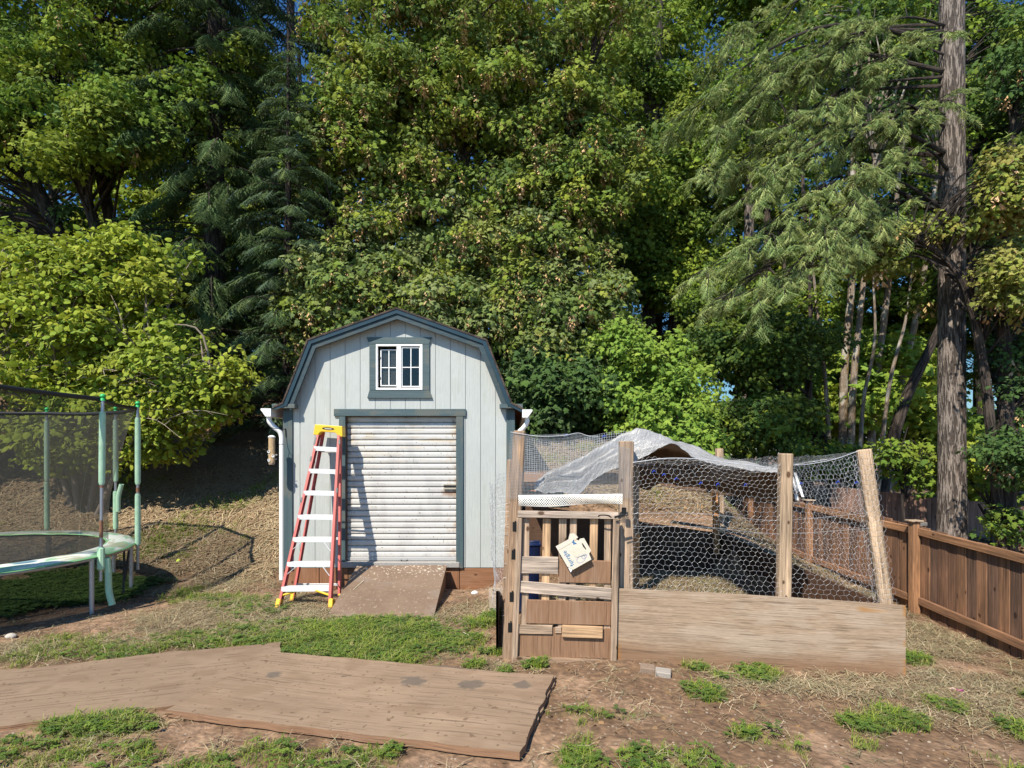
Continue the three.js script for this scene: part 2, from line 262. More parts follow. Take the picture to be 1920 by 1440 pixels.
// ---------- barn shed ----------
const DS = 7.9, KS = FPX / DS, sx = p => (p - 960) / KS, sy = p => EYE - (p - HY) / KS;
const sidingBump = tex(512, 512, (u, v) => 0.5 + 0.8 * (fbm(u * 60, v * 6, 411, 3, 60, 6) - 0.5) + 0.5 * sstep(0.62, 0.7, fbm(u * 7, v * 4, 415, 3, 7, 4)) * (fbm(u * 50, v * 30, 417, 2, 50, 30) - 0.3), false);
const sidingTex = tex(512, 512, (u, v) => { const a = fbm(u * 6, v * 6, 421, 4, 6, 6), b = fbm(u * 80, v * 20, 425, 2, 80, 20), s = sstep(0.66, 0.8, fbm(u * 9, v * 3, 431, 4, 9, 3)), g = 0.91 + 0.05 * (a - 0.5) + 0.03 * (b - 0.5); return mixc([g, g, g], [0.82, 0.82, 0.78], s * 0.25); });
const sidingMats = [lin(0.475, 0.497, 0.478), lin(0.471, 0.494, 0.475), lin(0.479, 0.50, 0.481)].map(c => mat(c, 0.62, { map: sidingTex, bumpMap: sidingBump, bumpScale: 0.0025 }));
const tealBump = timberBump;
const tealTex = tex(512, 256, (u, v) => { const a = fbm(u * 4, v * 24, 441, 3, 4, 24), w = sstep(0.55, 0.72, fbm(u * 6, v * 3, 447, 4, 6, 3) + 0.12 * (a - 0.5)); return mixc([0.31 + 0.1 * a, 0.42 + 0.08 * a, 0.45 + 0.07 * a], [0.50, 0.51, 0.48], w * 0.75); });
const teal = mat(lin(0.46, 0.455, 0.45), 0.6, { map: tealTex, bumpMap: tealBump, bumpScale: 0.002 });
const tealGloss = mat(lin(0.10, 0.17, 0.22), 0.35, { map: tealTex });
const tealDark = mat(lin(0.17, 0.23, 0.265), 0.6, { map: tealTex, bumpMap: tealBump, bumpScale: 0.002 });
const shingleTex = tex(512, 512, (u, v) => { const row = Math.floor(v * 12), k = hash2(Math.floor(u * 10 + (row % 2) * 0.5) % 10, row, 3), n = fbm(u * 90, v * 90, 451, 2, 90, 90); const g = 0.16 + 0.1 * k + 0.16 * (n - 0.5); return [g * 1.2, g, g * 0.88]; });
const shingle = mat(lin(0.9, 0.9, 0.9), 0.95, { map: shingleTex });
const doorTex = tex(768, 768, (u, v) => {
  let c = [0.84, 0.83, 0.815]; const k = (v * 24) % 1;
  const grime = fbm(u * 5, v * 40, 461, 3), speck = sstep(0.80, 0.86, fbm(u * 90, v * 90, 465, 2)), edge = Math.max(0, 1 - Math.min(u, 1 - u) * 9);
  const hi = sstep(0.55, 0.95, v);
  c = mixc(c, [0.72, 0.62, 0.46], clamp((0.06 + 0.8 * hi) * sstep(0.5, 0.75, grime) * 0.55));
  c = mixc(c, [0.55, 0.38, 0.22], clamp(edge * sstep(0.5, 0.8, fbm(u * 30, v * 26, 471, 3)) * 0.45));
  c = mixc(c, [0.74, 0.73, 0.72], sstep(0.5, 0.8, fbm(u * 12, v * 6, 475, 3)) * 0.5);
  if (u > 0.84) c = mixc(c, [0.42, 0.25, 0.14], 0.75 * sstep(0.035, 0.0, Math.abs(v - 0.455 + 0.02 * (fbm(u * 40, 2, 479, 2) - 0.5))) * sstep(0.84, 0.9, u) * (0.4 + 0.6 * grime));
  return mixc(c, [0.3, 0.24, 0.18], speck * 0.55);
}, true, false);
const doorMat = mat(lin(0.75, 0.75, 0.75), 0.5, { map: doorTex });
const shed = thing('barn_shed', 'pale blue wooden barn shed with dark teal trim and a white roll-up door', 'shed', V(sx(748), 0, -DS));
// gambrel outline, from left eave over the ridge to the right eave (fascia plane, d = 7.76)
const rp = (x, y) => { const q = P(x, y, 7.76); return [q.x, q.y]; };
const prof = [rp(514, 765), rp(532, 757), rp(578.5, 639), rp(744, 580), rp(911, 639), rp(958, 757), rp(981, 769)];
function offset(pts, k) {                                   // moved to its inner side by k
  return pts.map((p, i) => {
    const n = (a, b) => { const dx = b[0] - a[0], dy = b[1] - a[1], l = Math.hypot(dx, dy); return [dy / l, -dx / l]; };
    const a = i ? n(pts[i - 1], p) : n(p, pts[i + 1]), b = i < pts.length - 1 ? n(p, pts[i + 1]) : a, m = [a[0] + b[0], a[1] + b[1]], d = 2 * k / (m[0] * m[0] + m[1] * m[1]) ;
    return [p[0] + m[0] * d, p[1] + m[1] * d];
  });
}
const ring = (pts, k0, k1, z0, z1, i) => { const a = offset(pts, k0), b = offset(pts, k1); return poly([a[i], a[i + 1], b[i + 1], b[i]], z0, z1); };
const roofPart = partGroup(shed, 'roof');
for (let i = 0; i < 6; i++) {
  part(roofPart, 'shingle_course', ring(prof, -0.022, 0.0, -11.75, -7.735, i), shingle);
  part(roofPart, 'roof_deck', ring(prof, 0.002, 0.02, -11.70, -7.79, i), M.plyBrown);
  part(roofPart, 'fascia_board', ring(prof, 0.001, i % 5 === 0 ? 0.035 : 0.052, -7.785, -7.745, i), tealGloss);
  if (i > 0 && i < 5) part(roofPart, 'rake_trim', ring(prof, 0.054, 0.118, -7.80, -7.765, i), tealDark);
}
// siding planks with grooves between, cut to the gambrel and round the openings
const inner = offset(prof, 0.045), WIN = [sx(703), sx(796), sy(735), sy(643)], DOOR = [sx(647), sx(857), sy(1070), sy(779)], WL = sx(533), WR = sx(964.5), WB = sy(1064);
const topAt = x => { for (let i = 0; i < inner.length - 1; i++) if (x >= inner[i][0] - 1e-6 && x <= inner[i + 1][0] + 1e-6) return lerp(inner[i][1], inner[i + 1][1], (x - inner[i][0]) / (inner[i + 1][0] - inner[i][0])); return inner[0][1]; };
const wallPart = partGroup(shed, 'front_wall');
{
  const edges = [WL]; for (let p = 470 + 215 / 2.323; p < 955; p += 28.2) edges.push(sx(p)); edges.push(WR);
  edges.forEach((e, i) => {
    if (i === edges.length - 1) return;
    const a = e + 0.003, b = edges[i + 1] - 0.003, cuts = [a, b, ...inner.map(p => p[0]), WIN[0], WIN[1], DOOR[0], DOOR[1]].filter(x => x >= a && x <= b).sort((p, q) => p - q), geos = [];
    for (let k = 0; k < cuts.length - 1; k++) {
      const x0 = cuts[k], x1 = cuts[k + 1], xm = (x0 + x1) / 2; if (x1 - x0 < 1e-4) continue;
      const holes = [DOOR, WIN].filter(o => xm > o[0] && xm < o[1]); let y = WB;
      for (const o of holes) { if (o[2] > y) geos.push(poly([[x0, y], [x1, y], [x1, o[2]], [x0, o[2]]], -DS - 0.012, -DS)); y = o[3]; }
      geos.push(poly([[x0, y], [x1, y], [x1, topAt(x1)], [x0, topAt(x0)]], -DS - 0.012, -DS));
    }
    const over = geos.filter(q => (q.computeBoundingBox(), q.boundingBox.min.y) > DOOR[3] - 0.01), parts2 = over.length && over.length < geos.length ? [over, geos.filter(q => !over.includes(q))] : [geos], fin = [];
    for (const pg of parts2) { const up = pg.filter(q => q.boundingBox && q.boundingBox.min.y > WIN[3] - 0.01), lo = pg.filter(q => !up.includes(q)); if (up.length && lo.length) fin.push(up, lo); else fin.push(pg); }
    for (const pg of fin) {
    const g = merge(pg), off = R0() * 5; for (let k = 0; k < g.attributes.uv.count; k++) { g.attributes.uv.setXY(k, g.attributes.position.getX(k) * 1.2 + off, g.attributes.position.getY(k) * 0.8 + off * 2.3); }
    part(wallPart, 'siding_plank', g, sidingMats[i % 3]); }
  });
  const z0 = -DS - 0.04, z1 = -DS - 0.016, sh = (pts) => poly(pts, z0, z1);
  part(wallPart, 'sheathing', merge([sh([[WL, WB], [DOOR[0], WB], [DOOR[0], DOOR[3]], [WL, DOOR[3]]]), sh([[DOOR[1], WB], [WR, WB], [WR, DOOR[3]], [DOOR[1], DOOR[3]]]), sh([[WL, DOOR[3]], [WIN[0], DOOR[3]], [WIN[0], topAt(WIN[0])], inner[2], [WL, topAt(WL)]]), sh([[WIN[1], DOOR[3]], [WR, DOOR[3]], [WR, topAt(WR)], inner[4], [WIN[1], topAt(WIN[1])]]), sh([[WIN[0], DOOR[3]], [WIN[1], DOOR[3]], [WIN[1], WIN[2]], [WIN[0], WIN[2]]]), sh([[WIN[0], WIN[3]], [WIN[1], WIN[3]], [WIN[1], topAt(WIN[1])], inner[3], [WIN[0], topAt(WIN[0])]])]), sidingMats[0]);
}
// closed body: side and rear walls, floor, loft
{
  const eave = sy(770), box = (x0, x1, y0, y1, z0, z1) => new THREE.BoxGeometry(x1 - x0, y1 - y0, z1 - z0).translate((x0 + x1) / 2, (y0 + y1) / 2, (z0 + z1) / 2);
  part(shed, 'side_wall', box(WL + 0.01, WL + 0.05, 0.02, eave, -11.6, -DS - 0.045), M.plyRed);
  part(shed, 'side_wall', box(WR - 0.05, WR - 0.01, 0.02, eave, -11.6, -DS - 0.045), M.plyRed);
  part(shed, 'rear_wall', poly([[WL + 0.06, 0.02], [WR - 0.06, 0.02], [WR - 0.06, topAt(WR - 0.06)], inner[4], inner[3], inner[2], [WL + 0.06, topAt(WL + 0.06)]], -11.62, -11.58), M.plyRed);
  part(shed, 'floor', box(WL + 0.06, WR - 0.06, 0.2, 0.27, -11.57, -DS - 0.16), M.plyBrown);
  part(shed, 'rim_joist', box(WL + 0.06, WR - 0.06, 0.0, 0.27, -DS - 0.15, -DS - 0.05), M.dark);
  part(shed, 'loft_floor', box(WL + 0.06, WR - 0.06, sy(757), sy(753), -11.57, -8.6), M.plyBrown);
}
const rect = (x0, x1, y0, y1, z, t, grain, c = 0.004) => place(board(x1 - x0, y1 - y0, t, grain, c), V((x0 + x1) / 2, (y0 + y1) / 2, z));
const pr = (a, b, y0, y1, z, t, grain, c) => rect(sx(a), sx(b), sy(y1), sy(y0), z, t, grain, c);
// corner boards, their small caps, skirting
part(shed, 'corner_board', pr(531.5, 549.5, 768, 1067, -DS + 0.013, 0.024, 'y'), teal);
part(shed, 'corner_board', pr(949.5, 965.5, 768, 1067, -DS + 0.013, 0.024, 'y'), teal);
for (const [a, b] of [[518, 560], [937, 980]]) part(shed, 'eave_return', rect(sx(a), sx(b), sy(767), sy(759), -7.82, 0.13, 'x'), teal);
for (const [a, b, m] of [[533, 598, M.plyRed], [599, 652, M.plyRed], [653, 834, M.dark], [835, 861, M.plyRed], [862, 962, M.plyRed]]) part(shed, 'skirt_board', pr(a, b, 1065.5, 1112, -DS - 0.012, 0.018, b - a < 90 ? 'y' : 'x'), m);
// window
{
  const w = partGroup(shed, 'window'), zf = -DS + 0.012;
  const trap = (pts, t = 0.026) => { const g = poly(pts.map(([x, y]) => [sx(x), sy(y)]), -DS + 0.002, -DS + 0.002 + t), n = g.attributes.uv; for (let k = 0; k < n.count; k++) n.setXY(k, g.attributes.position.getX(k) / 2, g.attributes.position.getY(k) / 0.5); return g; };
  part(w, 'trim_board', trap([[688.5, 633], [810, 633], [805, 645.6], [693, 645.6]], 0.030), teal);
  part(w, 'trim_board', trap([[693.5, 732.4], [805.5, 732.4], [811, 746.5], [689.5, 746.5]], 0.030), teal);
  part(w, 'trim_board', trap([[693.5, 646.2], [705.5, 646.2], [705.5, 731.8], [693.5, 731.8]]), teal);
  part(w, 'trim_board', trap([[793.3, 646.2], [805.2, 646.2], [805.2, 731.8], [793.3, 731.8]]), teal);
  const F = (a, b, y0, y1, z, t) => pr(a, b, y0, y1, z, t, 'y', 0.003);
  part(w, 'frame', merge([F(705.8, 793, 646.4, 650.0, zf, 0.05), F(705.8, 793, 727.5, 731.6, zf, 0.05), F(705.8, 709.3, 650.1, 727.4, zf, 0.05), F(788, 793, 650.1, 727.4, zf, 0.05), F(744.6, 752.6, 650.1, 727.4, zf, 0.05)]), M.white);
  for (const [a, b, z] of [[710, 744.4, -DS - 0.015], [752.8, 787.8, -DS + 0.01]]) {
    const s = partGroup(w, 'sash'), left = a < 740, x0 = left ? a + 3 : a + 0.2, x1 = b, y0 = left ? 655 : 651.5, y1 = left ? 724 : 726;
    const bars = [F(x0, x1, y0, y0 + 1.8, z, 0.022), F(x0, x1, y1 - 2, y1, z, 0.022), F(x0, x0 + 2.2, y0 + 1.9, y1 - 2.1, z, 0.022), F(x1 - 1.5, x1, y0 + 1.9, y1 - 2.1, z, 0.022)], xm = (x0 + x1) / 2 + (left ? 0.3 : 0.5), ym = 689.3;
    part(s, 'sash_frame', merge(bars), M.white);
    part(s, 'muntin', merge([F(xm - 0.95, xm + 0.95, y0 + 1.9, y1 - 2.1, z + 0.001, 0.014), F(x0 + 2.3, x1 - 1.6, ym - 0.9, ym + 0.9, z + 0.003, 0.014)]), M.white);
    const gm = new THREE.MeshPhysicalMaterial({ color: lin(0.92, 0.94, 0.95), roughness: 0.03, transmission: 1, thickness: 0, ior: 1.5, side: THREE.DoubleSide });
    for (const [xa, xb] of [[x0 + 2.2, xm - 0.95], [xm + 0.95, x1 - 1.5]]) for (const [ya, yb] of [[y0 + 1.8, ym - 0.9], [ym + 0.9, y1 - 2]]) part(s, 'pane', new THREE.PlaneGeometry(sx(xb) - sx(xa), sy(ya) - sy(yb)).translate((sx(xa) + sx(xb)) / 2, (sy(ya) + sy(yb)) / 2, -DS - 0.018 + (left ? -0.004 : 0.028)), gm);
    if (left) {
      part(s, 'insect_screen', new THREE.PlaneGeometry(sx(x1) - sx(x0), sy(y0) - sy(y1)).translate((sx(x0) + sx(x1)) / 2, (sy(y0) + sy(y1)) / 2, -DS - 0.034), mat(lin(0.05, 0.05, 0.045), 0.9, { transparent: true, opacity: 0.6 }));
      for (const y of [671, 709]) part(s, 'latch', F(711.6, 714, y - 2.2, y + 2.2, -DS - 0.006, 0.02), M.black);
    }
  }
}
// roll-up door
{
  const d = partGroup(shed, 'roll_up_door'), x0 = sx(648), x1 = sx(856), y0 = sy(1046), y1 = sy(779.5), N = 24, zd = -DS - 0.075;
  for (let k = 0; k < N; k++) {
    const a = lerp(y0, y1, k / N), b = lerp(y0, y1, (k + 1) / N), jig = (R0() - 0.5) * 0.002;
    const g = surf((u, v) => { const t = v, bulge = t < 0.84 ? Math.pow(Math.sin(Math.PI * t / 0.84), 0.3) * 0.009 : -0.026 * Math.sin(Math.PI * (t - 0.84) / 0.16); return V(lerp(x0, x1, u), lerp(a, b, t), zd + bulge + jig); }, 2, 20);
    const uv = g.attributes.uv; for (let i = 0; i < uv.count; i++) uv.setY(i, (k + uv.getY(i)) / N); part(d, 'slat', g, doorMat);
  }
  part(d, 'bottom_bar', rect(x0, x1, sy(1052.5), y0, zd + 0.006, 0.03, 'x'), mat(lin(0.42, 0.41, 0.40), 0.55, { metalness: 0.3 }));
  part(d, 'handle', tube([V(sx(751), sy(1051), zd + 0.03), V(sx(753), sy(1053), zd + 0.05), V(sx(761), sy(1053), zd + 0.05), V(sx(763), sy(1051), zd + 0.03)], 0.007, 12, 6), M.iron);
  const l = part(d, 'latch', merge([rect(sx(831), sx(855), sy(918), sy(915), zd + 0.03, 0.015, 'x'), rect(sx(831), sx(855), sy(910), sy(907.5), zd + 0.03, 0.015, 'x')]), mat(lin(0.5, 0.45, 0.36), 0.45, { metalness: 0.6 }));
  part(l, 'bolt', rect(sx(831), sx(856), sy(914.6), sy(910.4), zd + 0.028, 0.014, 'x'), M.iron);
  part(shed, 'door_header', pr(627, 874, 767, 780.5, -DS + 0.017, 0.03, 'x'), teal);
  part(shed, 'door_jamb', pr(636.5, 648.5, 781, 1065, -DS + 0.015, 0.026, 'y'), teal);
  part(shed, 'door_jamb', pr(855.5, 869, 781, 1065, -DS + 0.015, 0.026, 'y'), teal);
  const jm = M.dark;
  part(shed, 'door_reveal', merge([rect(sx(647.5), sx(649), sy(1052), sy(781), -DS - 0.045, 0.085, 'y'), rect(sx(855), sx(856.5), sy(1052), sy(781), -DS - 0.045, 0.085, 'y'), rect(sx(647.5), sx(856.5), sy(781), sy(778), -DS - 0.045, 0.085, 'x')]), jm);
  part(shed, 'sill', rect(sx(640), sx(862), sy(1064), sy(1053), -DS - 0.03, 0.15, 'x', 0.01), mat(lin(0.40, 0.375, 0.35), 0.9, { bumpMap: soilBump, bumpScale: 0.01 }));
}
// gutters and downspouts
for (const s of [-1, 1]) {
  const gx = s < 0 ? P(500, 770, 7.75).x : P(988.5, 772, 7.75).x, gy = P(0, s < 0 ? 781 : 783, 7.75).y, q = k => gx + s * k;
  const gu = partGroup(shed, 'gutter');
  const pts = [[q(-0.065), gy + 0.105], [q(-0.065), gy], [q(0.005), gy], [q(0.04), gy + 0.05], [q(0.068), gy + 0.085], [q(0.068), gy + 0.105], [q(0.058), gy + 0.105], [q(0.058), gy + 0.09], [q(0.03), gy + 0.055], [q(0.0), gy + 0.008], [q(-0.057), gy + 0.008], [q(-0.057), gy + 0.105]];
  part(gu, 'trough', poly(pts, -11.7, -7.73), M.white);
  part(gu, 'end_cap', poly(pts.slice(0, 6), -7.729, -7.722), M.white);
  const cx = s < 0 ? sx(529) : sx(969.5), g = [];
  const pth = catmull([V(gx, gy + 0.003, -7.84), V(gx, gy - 0.06, -7.84), V(lerp(gx, cx, 0.35), gy - 0.13, -7.86), V(lerp(gx, cx, 0.85), gy - 0.20, -7.88), V(cx, gy - 0.27, -7.885), V(cx, gy - 0.36, -7.885)], 22);
  part(gu, 'elbow', limb(pth, pth.map(() => 0.033), 10), M.white);
  part(gu, 'downspout', place(board(0.056, gy - 0.36 - 0.12, 0.05, 'y', 0.012), V(cx, (gy - 0.36 + 0.12) / 2, -7.885)), M.white);
}
// ---------- ramp of plywood ----------
{
  const xl = -2.06, xr = -0.87, top = V(0, 0.338, -7.82), bot = V(0, hgt(-1.5, 6.55) + 0.012, -6.52);
  const r = thing('plywood_ramp', 'worn brown plywood ramp sloping down from the roll-up door', 'ramp', V((xl + xr) / 2, 0, -7.2));
  const deck = surf((u, v) => V(lerp(xl, xr, u), lerp(bot.y, top.y, v) + 0.004 * Math.sin(u * 7 + v * 3), lerp(bot.z, top.z, v)), 24, 24, 0.6, 2.4);
  const dirtTex = tex(512, 512, (u, v) => { const a = fbm(u * 5, v * 5, 501, 4), b = fbm(u * 40, v * 90, 505, 3), f = sstep(0.76 - 0.22 * sstep(0.72, 0.98, v), 0.80, fbm(u * 55, v * 55, 511, 2)); let c = mixc([0.40, 0.33, 0.27], [0.54, 0.46, 0.39], a * 0.6 + b * 0.5); c = mixc(c, [0.5, 0.45, 0.41], sstep(0.55, 0.75, fbm(u * 3, v * 7, 517, 3)) * 0.6); return mixc(c, [0.78, 0.74, 0.68], f * (0.35 + 0.65 * sstep(0.6, 0.95, v))); }, true, false);
  { const uv = deck.attributes.uv; for (let i = 0; i < uv.count; i++) uv.setXY(i, uv.getX(i) / 0.6, uv.getY(i) / 2.4); }
  part(r, 'deck', deck, mat(lin(0.95, 0.92, 0.9), 0.92, { map: dirtTex, bumpMap: plyBump, bumpScale: 0.003 }));
  const side = (x, t) => { const g = new THREE.BufferGeometry(), a = V(x, bot.y - 0.03, bot.z), b = V(x, top.y - 0.006, top.z), c = V(x, -0.03, top.z), a2 = V(x, bot.y - 0.004, bot.z); const s = new THREE.Shape([new THREE.Vector2(-bot.z, -0.05), new THREE.Vector2(-bot.z, bot.y - 0.006), new THREE.Vector2(-top.z, top.y - 0.006), new THREE.Vector2(-top.z, -0.05)]); const e = new THREE.ExtrudeGeometry(s, { depth: t, bevelEnabled: false }); e.applyMatrix4(new THREE.Matrix4().makeBasis(V(0, 0, -1), V(0, 1, 0), V(1, 0, 0))); e.translate(x, 0, 0); return e; };
  part(r, 'side_panel', side(xr - 0.03, 0.018), M.plyBrown); part(r, 'side_panel', side(xl + 0.012, 0.018), M.plyBrown);
  part(r, 'deck_edge', merge([beam(V(xr - 0.006, bot.y - 0.008, bot.z), V(xr - 0.006, top.y - 0.008, top.z), 0.012, 0.014), beam(V(xl, bot.y - 0.010, bot.z + 0.004), V(xr, bot.y - 0.010, bot.z + 0.004), 0.008, 0.014, V(0, 0, 1))]), M.plyBrown);
}
// ---------- step ladder leaning on the shed ----------
{
  const L = thing('step_ladder', 'red fibreglass step ladder with a yellow top cap and white steps leaning on the shed', 'ladder', V(-2.44, 0, -6.95));
  const red = mat(lin(0.44, 0.085, 0.07), 0.6, { bumpMap: timberBump, bumpScale: 0.0008 }), yel = mat(lin(0.72, 0.45, 0.02), 0.45);
  const f0 = [V(-2.765, 0.0, -6.93), V(-2.125, -0.005, -6.90)], f1 = [V(-2.535, 2.14, -7.70), V(-2.245, 2.12, -7.69)];
  for (const p of f0) p.y = hgt(p.x, -p.z) + 0.01;
  const r0 = [V(-2.70, 0, -7.20), V(-2.10, 0, -7.18)], r1 = [V(-2.515, 2.12, -7.79), V(-2.262, 2.10, -7.78)];
  for (const p of r0) p.y = hgt(p.x, -p.z) + 0.01;
  const chan = (a, b, w, t, side, open) => { const y = b.clone().sub(a).normalize(), x = side.clone().addScaledVector(y, -side.dot(y)).normalize(), z = x.clone().cross(y); const o = (dx, dz, p) => p.clone().addScaledVector(x, dx).addScaledVector(z, dz); return merge([beam(a, b, 0.005, w, side, 0.001), beam(o(open * t / 2, w / 2, a), o(open * t / 2, w / 2, b), t, 0.005, side, 0.001), beam(o(open * t / 2, -w / 2, a), o(open * t / 2, -w / 2, b), t, 0.005, side, 0.001)]); };
  for (const k of [0, 1]) {
    part(L, 'front_rail', chan(f0[k], f1[k], 0.075, 0.03, V(1, 0, 0), k ? -1 : 1), red);
    part(L, 'rear_rail', chan(r0[k], r1[k], 0.055, 0.026, V(1, 0, 0), k ? -1 : 1), red);
    const fb = f0[k].clone(), ft = f0[k].clone().lerp(f1[k], 0.045); fb.y -= 0.008;
    const sh = part(L, 'foot', beam(fb, ft, 0.05, 0.095, V(1, 0, 0), 0.006), yel);
    part(L, 'foot', beam(r0[k].clone().add(V(0, -0.008, 0)), r0[k].clone().lerp(r1[k], 0.04), 0.042, 0.072, V(1, 0, 0), 0.006), yel);
  }
  const ts = [1099, 1053, 1007, 965, 920, 879, 837].map(y => { let lo = 0, hi = 1; for (let i = 0; i < 30; i++) { const t = (lo + hi) / 2, p = f0[0].clone().lerp(f1[0], t), q = HY - (p.y - EYE) / -p.z * FPX; if (q > y) lo = t; else hi = t; } return lo; });
  const stepB = board(1, 0.055, 0.006, 'x', 0.002), slope = f1[0].clone().sub(f0[0]).normalize();
  ts.forEach((t, i) => {
    const a = f0[0].clone().lerp(f1[0], t), b = f0[1].clone().lerp(f1[1], t), ax = b.clone().sub(a), w = a.distanceTo(b) - 0.006, m = a.clone().add(b).multiplyScalar(0.5), rz = Math.atan2(ax.y, ax.x);
    const st = part(L, 'step', merge([place(board(w, 0.056, 0.004, 'x', 0.0015), m.clone().add(V(0, -0.026, 0.044)), 0, 0, rz), place(board(w, 0.004, 0.085, 'x', 0.0015), m, 0, 0, rz), place(board(w, 0.03, 0.004, 'x', 0.0015), m.clone().add(V(0, -0.017, -0.043)), 0, 0, rz)]), M.alu);
    const br = []; const dl = i < 3 ? 0.15 : 0.06;
    for (const [e, s] of [[a, 1], [b, -1]]) { const p = e.clone().add(V(s * dl * 0.9, -0.03, 0.035)), q = e.clone().addScaledVector(slope, -dl * 0.95).add(V(s * 0.008, -0.02, 0.035)); br.push(beam(p, q, 0.022, 0.005, V(0, 0, 1), 0.001)); }
    if (i === 0) { for (const g of [0, 1]) { const e = [a, b][g], s = g ? -1 : 1; part(L, 'corner_brace', tube([e.clone().add(V(s * 0.19, -0.045, 0.03)), e.clone().add(V(s * 0.10, -0.075, 0.03)), f0[g].clone().lerp(f1[g], 0.06).add(V(s * 0.012, 0.01, 0.02))], 0.014, 10, 6), yel); } }
    else for (const g of br) part(st, 'brace', g, M.alu);
    if (i % 2 === 0 || i === 6) { const c = r0[0].clone().lerp(r1[0], t - 0.02), d = r0[1].clone().lerp(r1[1], t - 0.02); part(L, 'rear_brace', beam(c, d, 0.03, 0.006, V(0, 1, 0.2), 0.001), M.alu); }
  });
  for (const [k, t, l] of [[0, 0.90, 0.045], [0, 0.80, 0.03], [0, 0.56, 0.03], [1, 0.62, 0.03], [1, 0.91, 0.03]]) { const a = f0[k].clone().lerp(f1[k], t), b = f0[k].clone().lerp(f1[k], t + l); for (const p of [a, b]) { p.z += 0.038; p.y += 0.014; } part(L, 'rail_sticker', beam(a, b, 0.024, 0.004, V(1, 0, 0), 0.001), mat(lin(0.10, 0.09, 0.085), 0.6)); }
  // top cap: moulded box with an arched front
  const c = f1[0].clone().add(f1[1]).multiplyScalar(0.5), W = 0.185, ang = Math.atan2(f1[1].y - f1[0].y, f1[1].x - f1[0].x);
  const s = new THREE.Shape(); s.moveTo(-W, -0.07); s.lineTo(-W + 0.012, 0.055); s.lineTo(W - 0.012, 0.055); s.lineTo(W, -0.07); s.lineTo(W - 0.055, -0.07); s.quadraticCurveTo(W - 0.07, -0.022, W - 0.11, -0.022); s.lineTo(-W + 0.11, -0.022); s.quadraticCurveTo(-W + 0.07, -0.022, -W + 0.055, -0.07); s.closePath();
  const cap = part(L, 'top_cap', place(new THREE.ExtrudeGeometry(s, { depth: 0.13, bevelEnabled: true, bevelSize: 0.006, bevelThickness: 0.006, bevelSegments: 2 }).translate(0, 0, -0.065), c.clone().add(V(0, 0.005, -0.005)), 0, 0, ang), yel);
  const cv = document.createElement('canvas'); cv.width = 256; cv.height = 64; const x = cv.getContext('2d'); x.fillStyle = '#d9ae12'; x.fillRect(0, 0, 256, 64); x.fillStyle = '#17120c'; x.beginPath(); x.ellipse(128, 32, 124, 29, 0, 0, 7); x.fill(); x.fillStyle = '#e8e2d0'; x.font = 'bold 34px sans-serif'; x.textAlign = 'center'; x.textBaseline = 'middle'; x.fillText('WERNER', 128, 34);
  const ct = new THREE.CanvasTexture(cv); ct.colorSpace = THREE.SRGBColorSpace;
  const lg = new THREE.CircleGeometry(1, 40); lg.scale(0.082, 0.0195, 1); part(cap, 'badge', place(lg, c.clone().add(V(0.0, 0.021, 0.069)), 0, 0, ang), mat(lin(1, 1, 1), 0.5, { map: ct }));
}
// ---------- chicken run ----------
const coop = thing('chicken_run', 'home-made chicken run of posts, scrap boards and chicken wire beside the shed', 'chicken run', V(1.6, 0, -5.2));
const wireMat = mat(lin(0.66, 0.67, 0.69), 0.45, { metalness: 0.55 });
const bm = (a, b, w, t, side, c, jag) => beam(a, b, w, t, side, c, jag);
// posts
const dn = (p, y) => { const q = p.clone(); q.y = y; return q; };
part(coop, 'post', bm(dn(P(952, 1235, 5.22), -0.1), P(974, 808, 5.22), 0.108, 0.1, V(1, 0, 0.1), 0.01, 0.006), M.post);
part(coop, 'post', bm(dn(P(945, 1200, 5.42), 0), P(957, 862, 5.42), 0.06, 0.05, V(1, 0, 0.1), 0.008, 0.004), M.post);
part(coop, 'post', bm(dn(P(1172, 1240, 5.24), -0.05), P(1174, 827, 5.24), 0.122, 0.09, V(1, 0, 0), 0.008, 0.004), M.slat);
part(coop, 'post', bm(dn(P(1190, 1240, 5.5), 0), P(1191, 1000, 5.5), 0.07, 0.09, V(1, 0, 0), 0.006), M.postOrange);  // lower length coloured brighter orange for the sunlight falling on it
part(coop, 'post', bm(P(1190, 998, 5.55), P(1192, 870, 5.55), 0.06, 0.09, V(1, 0, 0), 0.006), M.post);
part(coop, 'post', bm(P(1467, 1240, 5.22), P(1473, 850, 5.2), 0.104, 0.1, V(1, 0, 0.1), 0.008, 0.004), M.postNew);
part(coop, 'post', bm(P(1662, 1150, 5.2), P(1619, 843, 5.3), 0.112, 0.1, V(1, 0, 0.35), 0.012, 0.004), M.postNew);
part(coop, 'post', bm(P(1351, 1060, 8.06), P(1348.5, 841, 8.06), 0.092, 0.09, V(1, 0, 0), 0.008), M.postNew);
part(coop, 'post', bm(P(1344, 1040, 7.94), P(1340, 915, 7.94), 0.07, 0.06, V(1, 0, 0), 0.006), M.postOrange);
